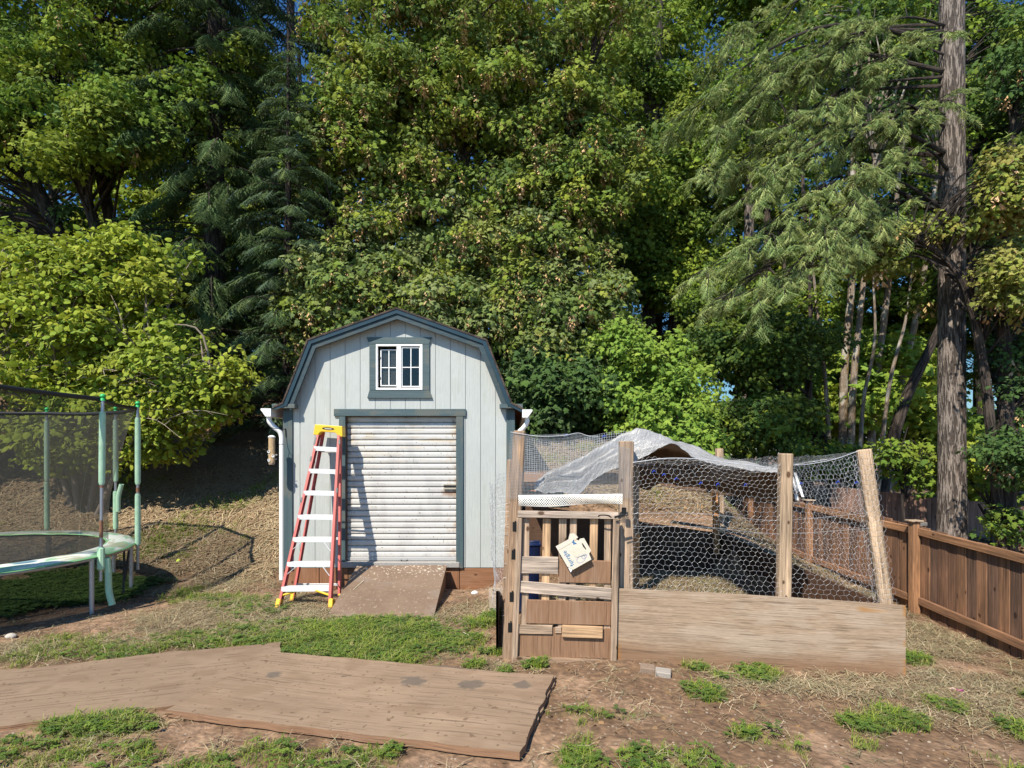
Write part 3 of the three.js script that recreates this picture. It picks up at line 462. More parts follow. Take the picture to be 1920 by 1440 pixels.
// front plywood sheet
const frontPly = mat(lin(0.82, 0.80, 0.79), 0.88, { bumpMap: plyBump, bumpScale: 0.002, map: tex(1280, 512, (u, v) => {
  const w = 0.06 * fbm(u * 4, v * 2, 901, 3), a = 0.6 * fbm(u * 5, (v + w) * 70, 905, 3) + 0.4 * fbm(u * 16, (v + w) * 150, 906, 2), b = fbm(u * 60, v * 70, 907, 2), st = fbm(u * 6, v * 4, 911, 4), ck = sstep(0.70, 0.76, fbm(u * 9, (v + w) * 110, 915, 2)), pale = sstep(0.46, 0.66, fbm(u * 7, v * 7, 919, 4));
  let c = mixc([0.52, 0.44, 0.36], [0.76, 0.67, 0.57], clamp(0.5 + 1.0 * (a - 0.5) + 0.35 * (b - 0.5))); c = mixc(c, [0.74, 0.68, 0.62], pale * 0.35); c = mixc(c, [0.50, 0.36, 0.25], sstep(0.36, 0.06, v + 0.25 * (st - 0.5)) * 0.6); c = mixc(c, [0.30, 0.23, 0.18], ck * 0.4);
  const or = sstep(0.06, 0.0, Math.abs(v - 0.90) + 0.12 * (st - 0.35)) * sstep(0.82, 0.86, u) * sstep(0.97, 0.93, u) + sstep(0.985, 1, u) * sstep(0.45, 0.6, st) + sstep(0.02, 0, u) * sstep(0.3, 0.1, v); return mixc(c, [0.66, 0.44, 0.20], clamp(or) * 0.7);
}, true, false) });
{
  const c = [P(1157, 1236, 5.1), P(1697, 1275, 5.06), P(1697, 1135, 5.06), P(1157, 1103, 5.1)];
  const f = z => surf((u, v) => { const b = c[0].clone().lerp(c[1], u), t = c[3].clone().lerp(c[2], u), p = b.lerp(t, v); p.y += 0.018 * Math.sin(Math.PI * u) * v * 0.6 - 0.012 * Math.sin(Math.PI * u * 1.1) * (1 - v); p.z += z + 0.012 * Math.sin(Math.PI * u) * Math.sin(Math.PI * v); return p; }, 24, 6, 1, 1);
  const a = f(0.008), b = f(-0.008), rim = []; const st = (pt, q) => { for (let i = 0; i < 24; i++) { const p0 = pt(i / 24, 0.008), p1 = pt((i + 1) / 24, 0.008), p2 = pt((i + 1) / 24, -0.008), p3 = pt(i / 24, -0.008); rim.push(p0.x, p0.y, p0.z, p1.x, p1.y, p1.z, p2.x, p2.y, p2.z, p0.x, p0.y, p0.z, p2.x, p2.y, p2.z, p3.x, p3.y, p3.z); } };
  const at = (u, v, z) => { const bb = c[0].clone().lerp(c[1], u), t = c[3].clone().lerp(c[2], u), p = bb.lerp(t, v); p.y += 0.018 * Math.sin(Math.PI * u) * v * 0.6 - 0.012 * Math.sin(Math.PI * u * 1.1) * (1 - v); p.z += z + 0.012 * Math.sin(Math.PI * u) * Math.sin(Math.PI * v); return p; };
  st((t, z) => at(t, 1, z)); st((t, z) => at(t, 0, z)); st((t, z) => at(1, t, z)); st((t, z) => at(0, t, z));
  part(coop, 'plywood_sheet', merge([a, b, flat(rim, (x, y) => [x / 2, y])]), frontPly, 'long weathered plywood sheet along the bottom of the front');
}
const darkened = mat(lin(0.20, 0.125, 0.08), 0.8, { map: plyTex, bumpMap: plyBump, bumpScale: 0.002 });  // shade inside the run is mixed into this brown
// shade-darkened boards round the floor
const bl = P(985, 945, 8.02), bc = P(1349, 1000, 8.02), br = P(1655, 1131, 5.22);
const wallBoard = (a, b, y0, y1, m) => { const g = [], h = (p, y) => V(p.x, y, p.z); const q = flat([...h(a, y0).toArray(), ...h(b, y1).toArray(), ...b.toArray(), ...h(a, y0).toArray(), ...b.toArray(), ...a.toArray()], (x, y, z) => [(x - z) / 2, y / 0.5]); const n = b.clone().sub(a).cross(V(0, 1, 0)).normalize().multiplyScalar(0.02), q2 = q.clone().translate(n.x, n.y, n.z); const cap = flat([...a.toArray(), ...b.toArray(), ...b.clone().add(n).toArray(), ...a.toArray(), ...b.clone().add(n).toArray(), ...a.clone().add(n).toArray()], (x, y, z) => [(x - z) / 2, y]); return merge([q, q2, cap]); };
{
  const mid = bl.clone().lerp(bc, 0.52);
  part(coop, 'wall_board', wallBoard(bl, mid, 0, 0), darkened); const a = mid.clone().add(V(0.008, 0, 0.012)), b = bc.clone().add(V(0, 0, 0.012)); part(coop, 'wall_board', wallBoard(a, b, 0, 0), darkened);
  const k = bc.clone().lerp(br, 0.5), kk = k.clone().add(V(0, 0.02, 0)); part(coop, 'wall_board', wallBoard(bc.clone().add(V(0.02, 0.01, 0)), kk, -0.1, -0.15), darkened); part(coop, 'wall_board', wallBoard(k.clone().add(V(0.02, 0, 0.01)), br, -0.15, -0.2), darkened);
  part(coop, 'wall_board', wallBoard(P(934, 1108, 7.0).setX(-0.145), P(934, 1108, 5.3).setX(-0.125), -0.05, -0.05), M.plyBrown);
}
// hexagonal wire: cells over a sheet f(u, v), u 0..nu cells, v 0..nv cells
function hexNet(f, W, H, cell, keep = () => true, seed = 1) {
  const r = rng(seed), segs = [], a = cell / Math.sqrt(3), dx = cell, dy = 1.5 * a, nx = Math.ceil(W / dx), ny = Math.ceil(H / dy), memo = new Map();
  const at = (x, y) => { const k = Math.round(x / dx * 2) + ',' + Math.round(y / a * 4); if (!memo.has(k)) memo.set(k, f((x + (r() - 0.5) * cell * 0.28) / W, (y + (r() - 0.5) * cell * 0.28) / H)); return memo.get(k); };
  const add = (x0, y0, x1, y1) => { if (x0 < -1e-6 || x1 < -1e-6 || x0 > W || x1 > W || y0 < -1e-6 || y1 < -1e-6 || y0 > H || y1 > H) return; if (!keep((x0 + x1) / 2 / W, (y0 + y1) / 2 / H)) return; segs.push([at(x0, y0), at(x1, y1)]); };
  for (let j = 0; j <= ny; j++) for (let i = 0; i <= nx; i++) { const cx = (i + (j % 2) * 0.5) * dx, cy = j * dy; add(cx, cy - a, cx + dx / 2, cy - a / 2); add(cx, cy - a, cx - dx / 2, cy - a / 2); add(cx - dx / 2, cy - a / 2, cx - dx / 2, cy + a / 2); }
  return segs;
}
const bil = (a, b, c, d, u, v) => a.clone().lerp(b, u).lerp(d.clone().lerp(c, u), v);   // a bottom-left, b bottom-right, c top-right, d top-left
const cr1 = (xs, ys, x) => { if (x <= xs[0]) return ys[0]; for (let i = 0; i < xs.length - 1; i++) if (x <= xs[i + 1]) return lerp(ys[i], ys[i + 1], sstep(0, 1, (x - xs[i]) / (xs[i + 1] - xs[i])) * 0.5 + 0.5 * (x - xs[i]) / (xs[i + 1] - xs[i])); return ys[ys.length - 1]; };
const WR2 = 0.0009;
// front: right of the gate to the leaning post
const topPx = u => cr1([0, 0.12, 0.3, 0.5, 0.62, 0.66, 0.75, 0.9, 1], [868, 860, 862, 872, 878, 868, 872, 862, 846], u);
const frontTop = u => P(lerp(1186, 1610, u), topPx(u), 5.19), frontBot = u => P(lerp(1184, 1654, u), lerp(1106, 1136, u), 5.17);
const frontNet = hexNet((u, v) => { const vv = v < 0.78 ? v * 1.04 : lerp(0.78 * 1.04, 1, (v - 0.78) / 0.22), p = frontBot(u).lerp(frontTop(u), vv); p.z += 0.025 * (fbm(u * 7, v * 5, 61, 2) - 0.5) - 0.06 * sstep(0.75, 1, v) * Math.sin(u * 9); p.y += 0.09 * (fbm(u * 6, v * 5, 63, 2) - 0.5) * v; p.x += 0.05 * (fbm(u * 5 + 3, v * 5, 65, 2) - 0.5); return p; }, 2.15, 1.36, 0.0545, () => true, 5);
part(coop, 'chicken_wire', wires(frontNet, WR2, 3), wireMat, 'hexagonal wire stretched across the front').userData.kind = 'stuff';
// roof: from the front top edge to the back, sagging
const roofNet = hexNet((u, v) => { const a = frontTop(u), b = P(lerp(1150, 1372, u), lerp(868, 862, u), 8.0), p = a.lerp(b, v); p.y -= 0.20 * Math.sin(Math.PI * v) * Math.sin(Math.PI * clamp(u * 0.9 + 0.08)) - 0.07 * (fbm(u * 5, v * 5, 67, 3) - 0.4); return p; }, 2.15, 2.5, 0.056, () => true, 9);
part(coop, 'chicken_wire', wires(roofNet, WR2, 3), wireMat).userData.kind = 'stuff';
// side towards the brown fence
const sideNet = hexNet((u, v) => { const a = P(1661, 1135, 5.24).lerp(P(1352, 1002, 8.05), u), b = P(1620, 848, 5.3).lerp(P(1350, 852, 8.05), u); const p = a.lerp(b, v); p.y -= 0.10 * Math.sin(Math.PI * u) * v; p.x += 0.05 * (fbm(u * 6, v * 5, 69, 2) - 0.5); return p; }, 2.9, 1.3, 0.056, () => true, 13);
part(coop, 'chicken_wire', wires(sideNet, WR2, 3), wireMat).userData.kind = 'stuff';
// side towards the shed: bulging over the siding
const leftNet = hexNet((u, v) => { const p = V(-0.03 - 0.13 * Math.sin(Math.PI * clamp(u * 1.2)) - 0.10 * fbm(u * 5, v * 5, 73, 2), lerp(0.32, 1.62, v), -lerp(5.25, 7.5, u)); if (u < 0.06) p.x = 0.02; return p; }, 2.3, 1.3, 0.055, (u, v) => v < 0.8 + 0.3 * fbm(u * 4, 1, 75, 2), 17);
part(coop, 'chicken_wire', wires(leftNet, WR2 * 0.85, 3), wireMat).userData.kind = 'stuff';
// wire wrapped round the leaning post
part(coop, 'chicken_wire', wires(hexNet((u, v) => { const a = P(1662, 1135, 5.2).lerp(P(1620, 848, 5.3), v), an = lerp(-2.6, 0.9, u), x = V(0.94, 0.13, 0.33).normalize(), z = V(-0.33, 0, 0.94); const r = 0.088 + 0.016 * vn(u * 8, v * 16, 5); return a.addScaledVector(x, r * Math.sin(an)).addScaledVector(z, r * Math.cos(an)); }, 0.32, 1.35, 0.052, () => true, 21), WR2, 3), wireMat).userData.kind = 'stuff';
// stretched selvage wires along the top
part(coop, 'edge_wire', merge([tube([0, 0.15, 0.3, 0.45, 0.6].map(u => frontTop(u).add(V(0, 0.004, 0.01))), 0.004, 40, 5), tube([0.64, 0.75, 0.88, 1].map(u => frontTop(u).add(V(0, 0.004, 0.01))), 0.003, 30, 5), tube([0, 0.3, 0.6, 1].map(u => frontBot(u).lerp(frontTop(u), 0.50)), 0.0012, 20, 4), tube([0, 0.3, 0.6, 1].map(u => frontBot(u).lerp(frontTop(u), 0.60)), 0.0012, 20, 4)]), wireMat);
// blue cable ties
const blue = mat(lin(0.03, 0.08, 0.55), 0.5);
for (const [x, y, d] of [[1226, 884, 5.2], [1245, 890, 5.2], [1268, 898, 5.2], [1314, 906, 5.2], [1346, 908, 5.2], [1398, 909, 5.2], [1502, 907, 5.2], [1571, 904, 5.2], [1606, 905, 5.2], [1062, 816, 5.35], [1133, 818, 5.35]]) part(coop, 'cable_tie', tube([P(x - 3, y + 2, d - 0.02), P(x, y - 2, d - 0.03), P(x + 3, y + 1, d - 0.02)], 0.004, 6, 4), blue);
// fine hardware cloth above the gate
const clothAlpha = tex(64, 64, (u, v) => { const a = Math.abs(((u * 4) % 1) - 0.5), b = Math.abs(((v * 4) % 1) - 0.5); return a > 0.435 || b > 0.435 ? 1 : 0; }, false);
const clothMat = mat(lin(0.36, 0.37, 0.385), 0.5, { metalness: 0.4, alphaMap: clothAlpha, transparent: true });
{
  const a = P(949, 936, 5.16), b = P(1184, 934, 5.17), c = P(1182, 840, 5.18), d = P(957, 810, 5.16), c2 = P(1122, 818, 5.2);
  part(coop, 'hardware_cloth', surf((u, v) => { const t = u < 0.75 ? d.clone().lerp(c2, u / 0.75) : c2.clone().lerp(c, (u - 0.75) / 0.25), p = a.clone().lerp(b, u).lerp(t, v); p.y -= 0.012 * Math.sin(u * 9) * v; p.z += 0.008 * Math.sin(u * 13 + v * 5); return p; }, 40, 16, 1.15 / 0.0127 / 4, 0.58 / 0.0127 / 4), clothMat);
  part(coop, 'hardware_cloth', surf((u, v) => { const p = P(lerp(984, 1180, u), lerp(900, 818 + 10 * Math.sin(u * 5), v), lerp(7.4, 7.2, u)); return p; }, 12, 6, 1.3 / 0.03 / 4, 0.6 / 0.03 / 4), clothMat);
  part(coop, 'edge_wire', tube([P(957, 810, 5.16), P(1010, 818, 5.16), P(1060, 816, 5.18), P(1085, 812, 5.2), P(1102, 817, 5.2), P(1122, 818, 5.2)], 0.003, 30, 4), wireMat);
}
// perforated plastic strip over the gate
const latAlpha = tex(64, 64, (u, v) => { const p = Math.abs(((u * 2) % 1) - 0.5) + Math.abs(((v * 2) % 1) - 0.5), q = Math.abs(((u * 2 + 0.5) % 1) - 0.5) + Math.abs(((v * 2 + 0.5) % 1) - 0.5); return Math.min(p, q) < 0.33 ? 0 : 1; }, false);
const latMat = mat(lin(0.80, 0.78, 0.72), 0.6, { alphaMap: latAlpha, transparent: true, alphaTest: 0.5 });
{
  const W = 0.9, g = (v0, v1, m) => part(coop, 'plastic_strip', surf((u, v) => { const vv = lerp(v0, v1, v), p = P(lerp(972, 1167, u), lerp(lerp(948, 946, u), lerp(928.5, 926, u), vv) + 2.5 * Math.sin(u * 6) * (1 - vv), 5.06); p.z += 0.012 * Math.sin(vv * 3) + 0.006 * Math.sin(u * 8 + vv * 4); return p; }, 30, 4, W / 0.042, 0.09 * (v1 - v0) / 0.042), m);
  g(0.05, 0.80, latMat); g(0.80, 1, mat(lin(0.80, 0.78, 0.72), 0.6)); g(0, 0.05, mat(lin(0.80, 0.78, 0.72), 0.6));
}
// plywood lid over the back corner, carried on a batten
part(coop, 'roof_panel', place(board(1.24, 0.016, 1.6, 'x', 0.003), V(0.68, 1.56, -7.14), 0.03, 0, 0.02), M.plyBrown);
part(coop, 'batten', beam(V(0.08, 1.50, -6.4), V(1.28, 1.52, -6.4), 0.05, 0.04, V(0, 1, 0)), M.post);
part(coop, 'batten', beam(V(1.25, 0.1, -6.45), V(1.25, 1.49, -6.45), 0.05, 0.05), M.post);
// inside: low beam under the roof wire
part(coop, 'roof_beam', bm(P(1196, 882, 5.75), P(1345, 890, 7.95), 0.05, 0.10, V(0, 0, 1), 0.005), M.dark);
part(coop, 'roof_beam', bm(P(1240, 905, 7.9), P(1500, 940, 7.4), 0.05, 0.10, V(0, 0, 1), 0.005), M.dark);
// gate
{
  const g = partGroup(coop, 'gate'), D = 5.08, q = (x0, x1, y0, y1, dz, t, m, name = 'slat', grain = null, skew = 0, label) => {
    const a = P(x0, (y0 + y1) / 2 - skew / 2, D), b = P(x1, (y0 + y1) / 2 + skew / 2, D), w = b.x - a.x, h = (y1 - y0) / FPX * D;
    return part(g, name, place(board(w, h, t, grain || (w > h ? 'x' : 'y'), 0.004, 0.003), V((a.x + b.x) / 2, (a.y + b.y) / 2, -D + dz), 0, 0, Math.atan2(b.y - a.y, b.x - a.x)), m, label);
  };
  const st = (xa, ya, xb, yb, w, dz, t, m, name) => part(g, name, beam(P(xa, ya, D).add(V(0, 0, dz)), P(xb, yb, D).add(V(0, 0, dz)), w, t, V(1, 0, 0), 0.005, 0.003), m);
  q(971, 1159, 958.5, 971.5, 0.002, 0.04, M.slatGrey, 'top_rail', 'x', 3);
  st(964.5, 1243, 974, 971, 0.05, 0, 0.042, M.slat, 'stile'); st(1150, 1246, 1155, 973, 0.052, 0, 0.042, M.slat, 'stile');
  q(961, 1154, 1234, 1246, 0.004, 0.045, M.post, 'bottom_rail', 'x', 7);
  [[986, 983, 14, M.slat], [1026, 1021, 15, M.slatGold], [1056, 1053, 14, M.slat], [1076, 1073, 13, M.slat], [1115, 1110, 15, M.slatGold], [1141, 1139, 13, M.slat]].forEach(([xt, xb, w, m]) => st(xb, 1225, xt, 973, w / FPX * D, -0.034, 0.02, m, 'slat'));
  q(976, 1047, 1044, 1076, -0.012, 0.02, M.slatGrey, 'board', 'x', 1);
  q(1049, 1146, 1051, 1094, -0.018, 0.014, M.plyBrown, 'plywood_panel', 'y', 3);
  q(973.5, 1147, 1096, 1118, -0.008, 0.022, M.slatGrey, 'board', 'x', 14);
  q(987, 1146, 1127, 1172, -0.018, 0.014, M.plyBrown, 'plywood_panel', 'y', 4);
  q(970, 1036, 1172, 1189, -0.008, 0.02, M.slat, 'board', 'x', 1.5);
  q(1041, 1053, 1176, 1188, -0.012, 0.02, M.slat, 'board', 'x', 0);
  q(1054, 1130, 1173, 1195, 0.004, 0.03, M.slatGold, 'board', 'x', 3);
  q(969, 1146, 1178, 1235, -0.022, 0.012, M.plyBrown, 'plywood_panel', 'y', 3);
  for (const [x, y] of [[965, 987], [963, 1039], [959.5, 1118], [956.5, 1175]]) { const h = part(g, 'hinge', place(board(0.036, 0.085, 0.012, 'y', 0.004), P(x, y, 5.1).add(V(0, 0, 0.03))), M.iron); part(h, 'hinge_pin', tube([P(x + 1.5, y + 10, 5.06), P(x + 1.5, y - 10, 5.06)], 0.008, 2, 6), M.iron); }
  part(g, 'handle', tube([P(1122, 968, 5.04), P(1126, 966, 5.0), P(1140, 966.5, 5.0), P(1146, 970, 5.04)], 0.006, 16, 5), M.iron);
  part(g, 'latch', merge([beam(P(1152, 970, 5.02), P(1172, 965, 5.02), 0.02, 0.012, V(0, 1, 0)), place(board(0.04, 0.06, 0.02, 'y', 0.004), P(1170, 958, 5.1)), beam(P(1160, 971, 5.0), P(1176, 966, 5.0), 0.008, 0.01, V(0, 1, 0))]), M.iron);
}
// torn cardboard packaging stapled to the gate
{
  const cv = document.createElement('canvas'); cv.width = cv.height = 256; const x = cv.getContext('2d');
  x.fillStyle = '#cfc6b6'; x.fillRect(0, 0, 256, 256); const rr = rng(77); for (let i = 0; i < 900; i++) { x.fillStyle = `rgba(${120 + rr() * 120 | 0},${115 + rr() * 110 | 0},${100 + rr() * 100 | 0},0.16)`; x.fillRect(rr() * 256, rr() * 256, 2 + rr() * 9, 1 + rr() * 4); }
  const T = (px, py) => [(px - 1030) / 100 * 256, (py - 990) / 90 * 256 * 0.9];
  x.save(); x.translate(92, 146); x.rotate(60 * Math.PI / 180 + Math.PI); x.fillStyle = '#2c6390'; x.font = 'bold 25px sans-serif'; x.textAlign = 'center'; x.textBaseline = 'middle'; x.fillText('furrgle', 0, 0); x.restore();
  x.strokeStyle = '#2c6390'; x.lineWidth = 6; x.beginPath(); x.moveTo(108, 66); x.lineTo(130, 76); x.moveTo(116, 56); x.lineTo(118, 80); x.stroke();
  x.strokeStyle = 'rgba(120,130,165,0.8)'; x.lineWidth = 3; x.beginPath(); x.ellipse(152, 150, 22, 15, -0.6, 0, 7); x.moveTo(172, 132); x.ellipse(168, 136, 13, 10, -0.6, 0, 7); x.stroke(); x.fillStyle = '#3a5f86'; x.font = '16px sans-serif'; x.fillText('t', 112, 166); x.fillStyle = 'rgba(205,120,60,0.6)'; x.fillRect(120, 56, 9, 5);
  x.strokeStyle = 'rgba(120,110,95,0.7)'; x.lineWidth = 2; x.beginPath(); x.moveTo(45, 106); x.lineTo(103, 74); x.stroke();
  const ct = new THREE.CanvasTexture(cv); ct.colorSpace = THREE.SRGBColorSpace;
  const q = (zx, zy) => { const p = P(1030 + zx / 16, 990 + zy / 16, 5.04); return new THREE.Vector2(p.x, p.y); };
  const out = [[190, 550], [570, 340], [610, 170], [720, 155], [800, 200], [865, 285], [780, 330], [880, 375], [920, 320], [1040, 300], [1250, 670], [1190, 770], [1260, 940], [710, 1250], [540, 1160]].map(p => q(...p));
  const s = new THREE.Shape(out); s.holes.push(new THREE.Path([[970, 440], [1010, 470], [1110, 630], [1095, 655], [1000, 540]].map(p => q(...p))));
  const mk = (shape, z, t) => { const g = new THREE.ExtrudeGeometry(shape, { depth: t, bevelEnabled: false, curveSegments: 2 }), uv = g.attributes.uv, ps = g.attributes.position; for (let i = 0; i < uv.count; i++) { const px = 960 + ps.getX(i) / 5.04 * FPX, py = HY - (ps.getY(i) - EYE) / 5.04 * FPX; uv.setXY(i, (px - 1030) / 100, 1 - (py - 990) / 90 * 0.9); } g.translate(0, 0, z); return g; };
  const card = thing('cardboard_packaging', 'torn pale cardboard packaging with blue print hung askew on the gate', 'cardboard', P(1078, 1035, 5.04));
  part(card, 'backing_card', mk(s, -5.04, 0.004), mat(lin(0.95, 0.95, 0.95), 0.85, { map: ct }));
  part(card, 'torn_flap', mk(new THREE.Shape([[650, 640], [700, 600], [1000, 540], [1090, 800], [830, 870], [760, 850]].map(p => q(...p))), -5.035, 0.003), mat(lin(0.93, 0.92, 0.9), 0.85, { map: ct }));
  part(card, 'torn_corner', mk(new THREE.Shape([[560, 1180], [700, 1240], [640, 1330]].map(p => q(...p))), -5.044, 0.003), mat(lin(0.85, 0.82, 0.78), 0.85));
}
// tarpaulin thrown over the roof wire: silver above, brown below
{
  const rows = [
    [[1006, 903, 5.62], [1040, 886, 5.7], [1080, 864, 5.8], [1122, 836, 5.95], [1165, 810, 6.05], [1200, 801, 6.1], [1250, 822, 6.1], [1300, 840, 6.2], [1360, 862, 6.2], [1420, 874, 6.2], [1475, 884, 6.1], [1505, 922, 6.0]],
    [[1003, 912, 5.45], [1045, 900, 5.5], [1090, 886, 5.55], [1128, 862, 5.6], [1165, 842, 5.62], [1205, 828, 5.6], [1250, 832, 5.62], [1305, 850, 5.7], [1360, 866, 5.75], [1420, 877, 5.75], [1472, 884, 5.7], [1500, 918, 5.6]],
    [[1002, 920, 5.30], [1040, 914, 5.30], [1085, 916, 5.28], [1118, 886, 5.28], [1165, 866, 5.3], [1210, 851, 5.33], [1255, 839, 5.36], [1305, 856, 5.42], [1360, 872, 5.45], [1420, 882, 5.45], [1466, 888, 5.42], [1492, 930, 5.42]],
  ];
  const far = [[1010, 900, 6.6], [1050, 892, 6.9], [1090, 886, 7.1], [1130, 880, 7.3], [1170, 890, 7.5], [1205, 922, 7.6], [1245, 908, 7.6], [1300, 912, 7.6], [1350, 922, 7.6], [1410, 934, 7.4], [1460, 940, 7.2], [1495, 938, 6.9]];
  const all = [rows[2], rows[1], rows[0], far].map(r => r.map(p => P(...p)));
  const curves = all.map(r => new THREE.CatmullRomCurve3(r, false, 'centripetal'));
  const at = (u, v) => { const p = curves.map(c => c.getPoint(u)), c = new THREE.CatmullRomCurve3(p, false, 'centripetal').getPoint(v); const fold = (0.5 - Math.abs(Math.sin((v * 13 + 3.5 * fbm(u * 3, v * 2, 81, 2) + u * 2)))) * 0.13 * sstep(0.8, 0.25, u) * sstep(0, 0.06, u) + 0.05 * (fbm(u * 14, v * 9, 83, 3) - 0.5) + 0.035 * (fbm(u * 46 + v * 34, v * 16, 85, 3) - 0.5); c.y += fold; c.z += fold * 0.6; return c; };
  const tarp = thing('tarpaulin', 'crumpled silver tarpaulin draped over the roof wire of the chicken run', 'tarpaulin', P(1240, 880, 5.8));
  const g = surf(at, 200, 70, 6, 3), tb = tex(256, 256, (u, v) => 0.5 + 0.5 * (fbm(u * 40, v * 40, 87, 3, 40, 40) - 0.5), false);
  part(tarp, 'top_face', g, mat(lin(0.30, 0.295, 0.295), 0.45, { bumpMap: tb, bumpScale: 0.012 }));
  const n = g.attributes.normal, ug = g.clone(), pp = ug.attributes.position, sg = n.getY(2000) > 0 ? -1 : 1; for (let i = 0; i < pp.count; i++) pp.setXYZ(i, pp.getX(i) + n.getX(i) * 0.004 * sg, pp.getY(i) + n.getY(i) * 0.004 * sg, pp.getZ(i) + n.getZ(i) * 0.004 * sg);
  const b = bases.get(tarp); ug.translate(b.x, b.y, b.z);
  part(tarp, 'underside', ug, mat(lin(0.17, 0.11, 0.07), 0.7, { bumpMap: tb, bumpScale: 0.004 }), 'brown underside of the tarpaulin');
  part(tarp, 'hanging_strip', surf((u, v) => P(lerp(1488, 1503, v) + u * 5, lerp(886, 932, v), 5.45 + 0.02 * Math.sin(v * 5)), 2, 8), mat(lin(0.72, 0.72, 0.73), 0.45));
  part(tarp, 'hanging_strip', surf((u, v) => P(lerp(1480, 1492, v) + u * 6, lerp(888, 938, v), 5.5 + 0.02 * Math.sin(v * 4)), 2, 8), mat(lin(0.72, 0.72, 0.73), 0.45));
  part(tarp, 'tie_string', merge([tube([P(983, 913, 5.3), P(990, 908, 5.3), P(998, 910, 5.3)], 0.004, 8, 4), tube([P(988, 926, 5.3), P(996, 920, 5.3), P(1004, 921, 5.3)], 0.004, 8, 4)]), mat(lin(0.7, 0.22, 0.06), 0.6));
}
// blue feed bin inside, feeder roll, block, bricks
{
  const b = V(0.16, hgt(0.16, 6.4), -6.4), bin = thing('plastic_bin', 'dark blue plastic bin standing inside the chicken run', 'bin', b), m = mat(lin(0.006, 0.014, 0.06), 0.4);
  part(bin, 'tub', new THREE.LatheGeometry([[0.15, 0], [0.17, 0.02], [0.2, 0.72], [0.215, 0.73], [0.19, 0.71], [0.155, 0.03]].map(p => new THREE.Vector2(...p)), 4).rotateY(Math.PI / 4).translate(b.x, b.y, b.z), m); part(bin, 'rim', new THREE.TorusGeometry(0.205, 0.012, 6, 4).rotateX(Math.PI / 2).rotateY(Math.PI / 4).translate(b.x, b.y + 0.73, b.z), m);
  const c = V(-0.165, hgt(-0.165, 6.9), -6.84), bs = new THREE.Shape(); bs.moveTo(-0.1, -0.2); bs.lineTo(0.1, -0.2); bs.lineTo(0.1, 0.2); bs.lineTo(-0.1, 0.2); bs.closePath();
  for (const y of [-0.09, 0.09]) { const h = new THREE.Path(), w = 0.062, q = 0.06, r = 0.025; h.moveTo(-w + r, y - q); h.lineTo(w - r, y - q); h.quadraticCurveTo(w, y - q, w, y - q + r); h.lineTo(w, y + q - r); h.quadraticCurveTo(w, y + q, w - r, y + q); h.lineTo(-w + r, y + q); h.quadraticCurveTo(-w, y + q, -w, y + q - r); h.lineTo(-w, y - q + r); h.quadraticCurveTo(-w, y - q, -w + r, y - q); bs.holes.push(h); }
  single('concrete_block', 'hollow tan concrete block on the dirt against the chicken run post', 'block', new THREE.ExtrudeGeometry(bs, { depth: 0.19, bevelEnabled: true, bevelSize: 0.004, bevelThickness: 0.004, bevelSegments: 1 }).rotateX(-Math.PI / 2).rotateY(0.05).translate(c.x, c.y - 0.01, c.z), mat(lin(0.46, 0.36, 0.27), 0.95, { bumpMap: soilBump, bumpScale: 0.01 }), c);
  const brick = (px, py, w, lab, col, ry) => { const d = EYE * FPX / (py - HY), x = (px - 960) / FPX * d, p = G(x, d, 0.015); single('paving_brick', lab, 'brick', place(board(w, 0.06, 0.10, 'x', 0.006, 0.004), p, 0.1, ry, -0.05), mat(col, 0.95, { bumpMap: soilBump, bumpScale: 0.008 }), p); };
  brick(1214, 1262, 0.12, 'brown half-buried brick in the dirt below the plywood sheet', lin(0.30, 0.215, 0.155), -0.2); brick(1243, 1268, 0.125, 'pale grey brick in the dirt below the plywood sheet', lin(0.42, 0.37, 0.32), -0.25);
}
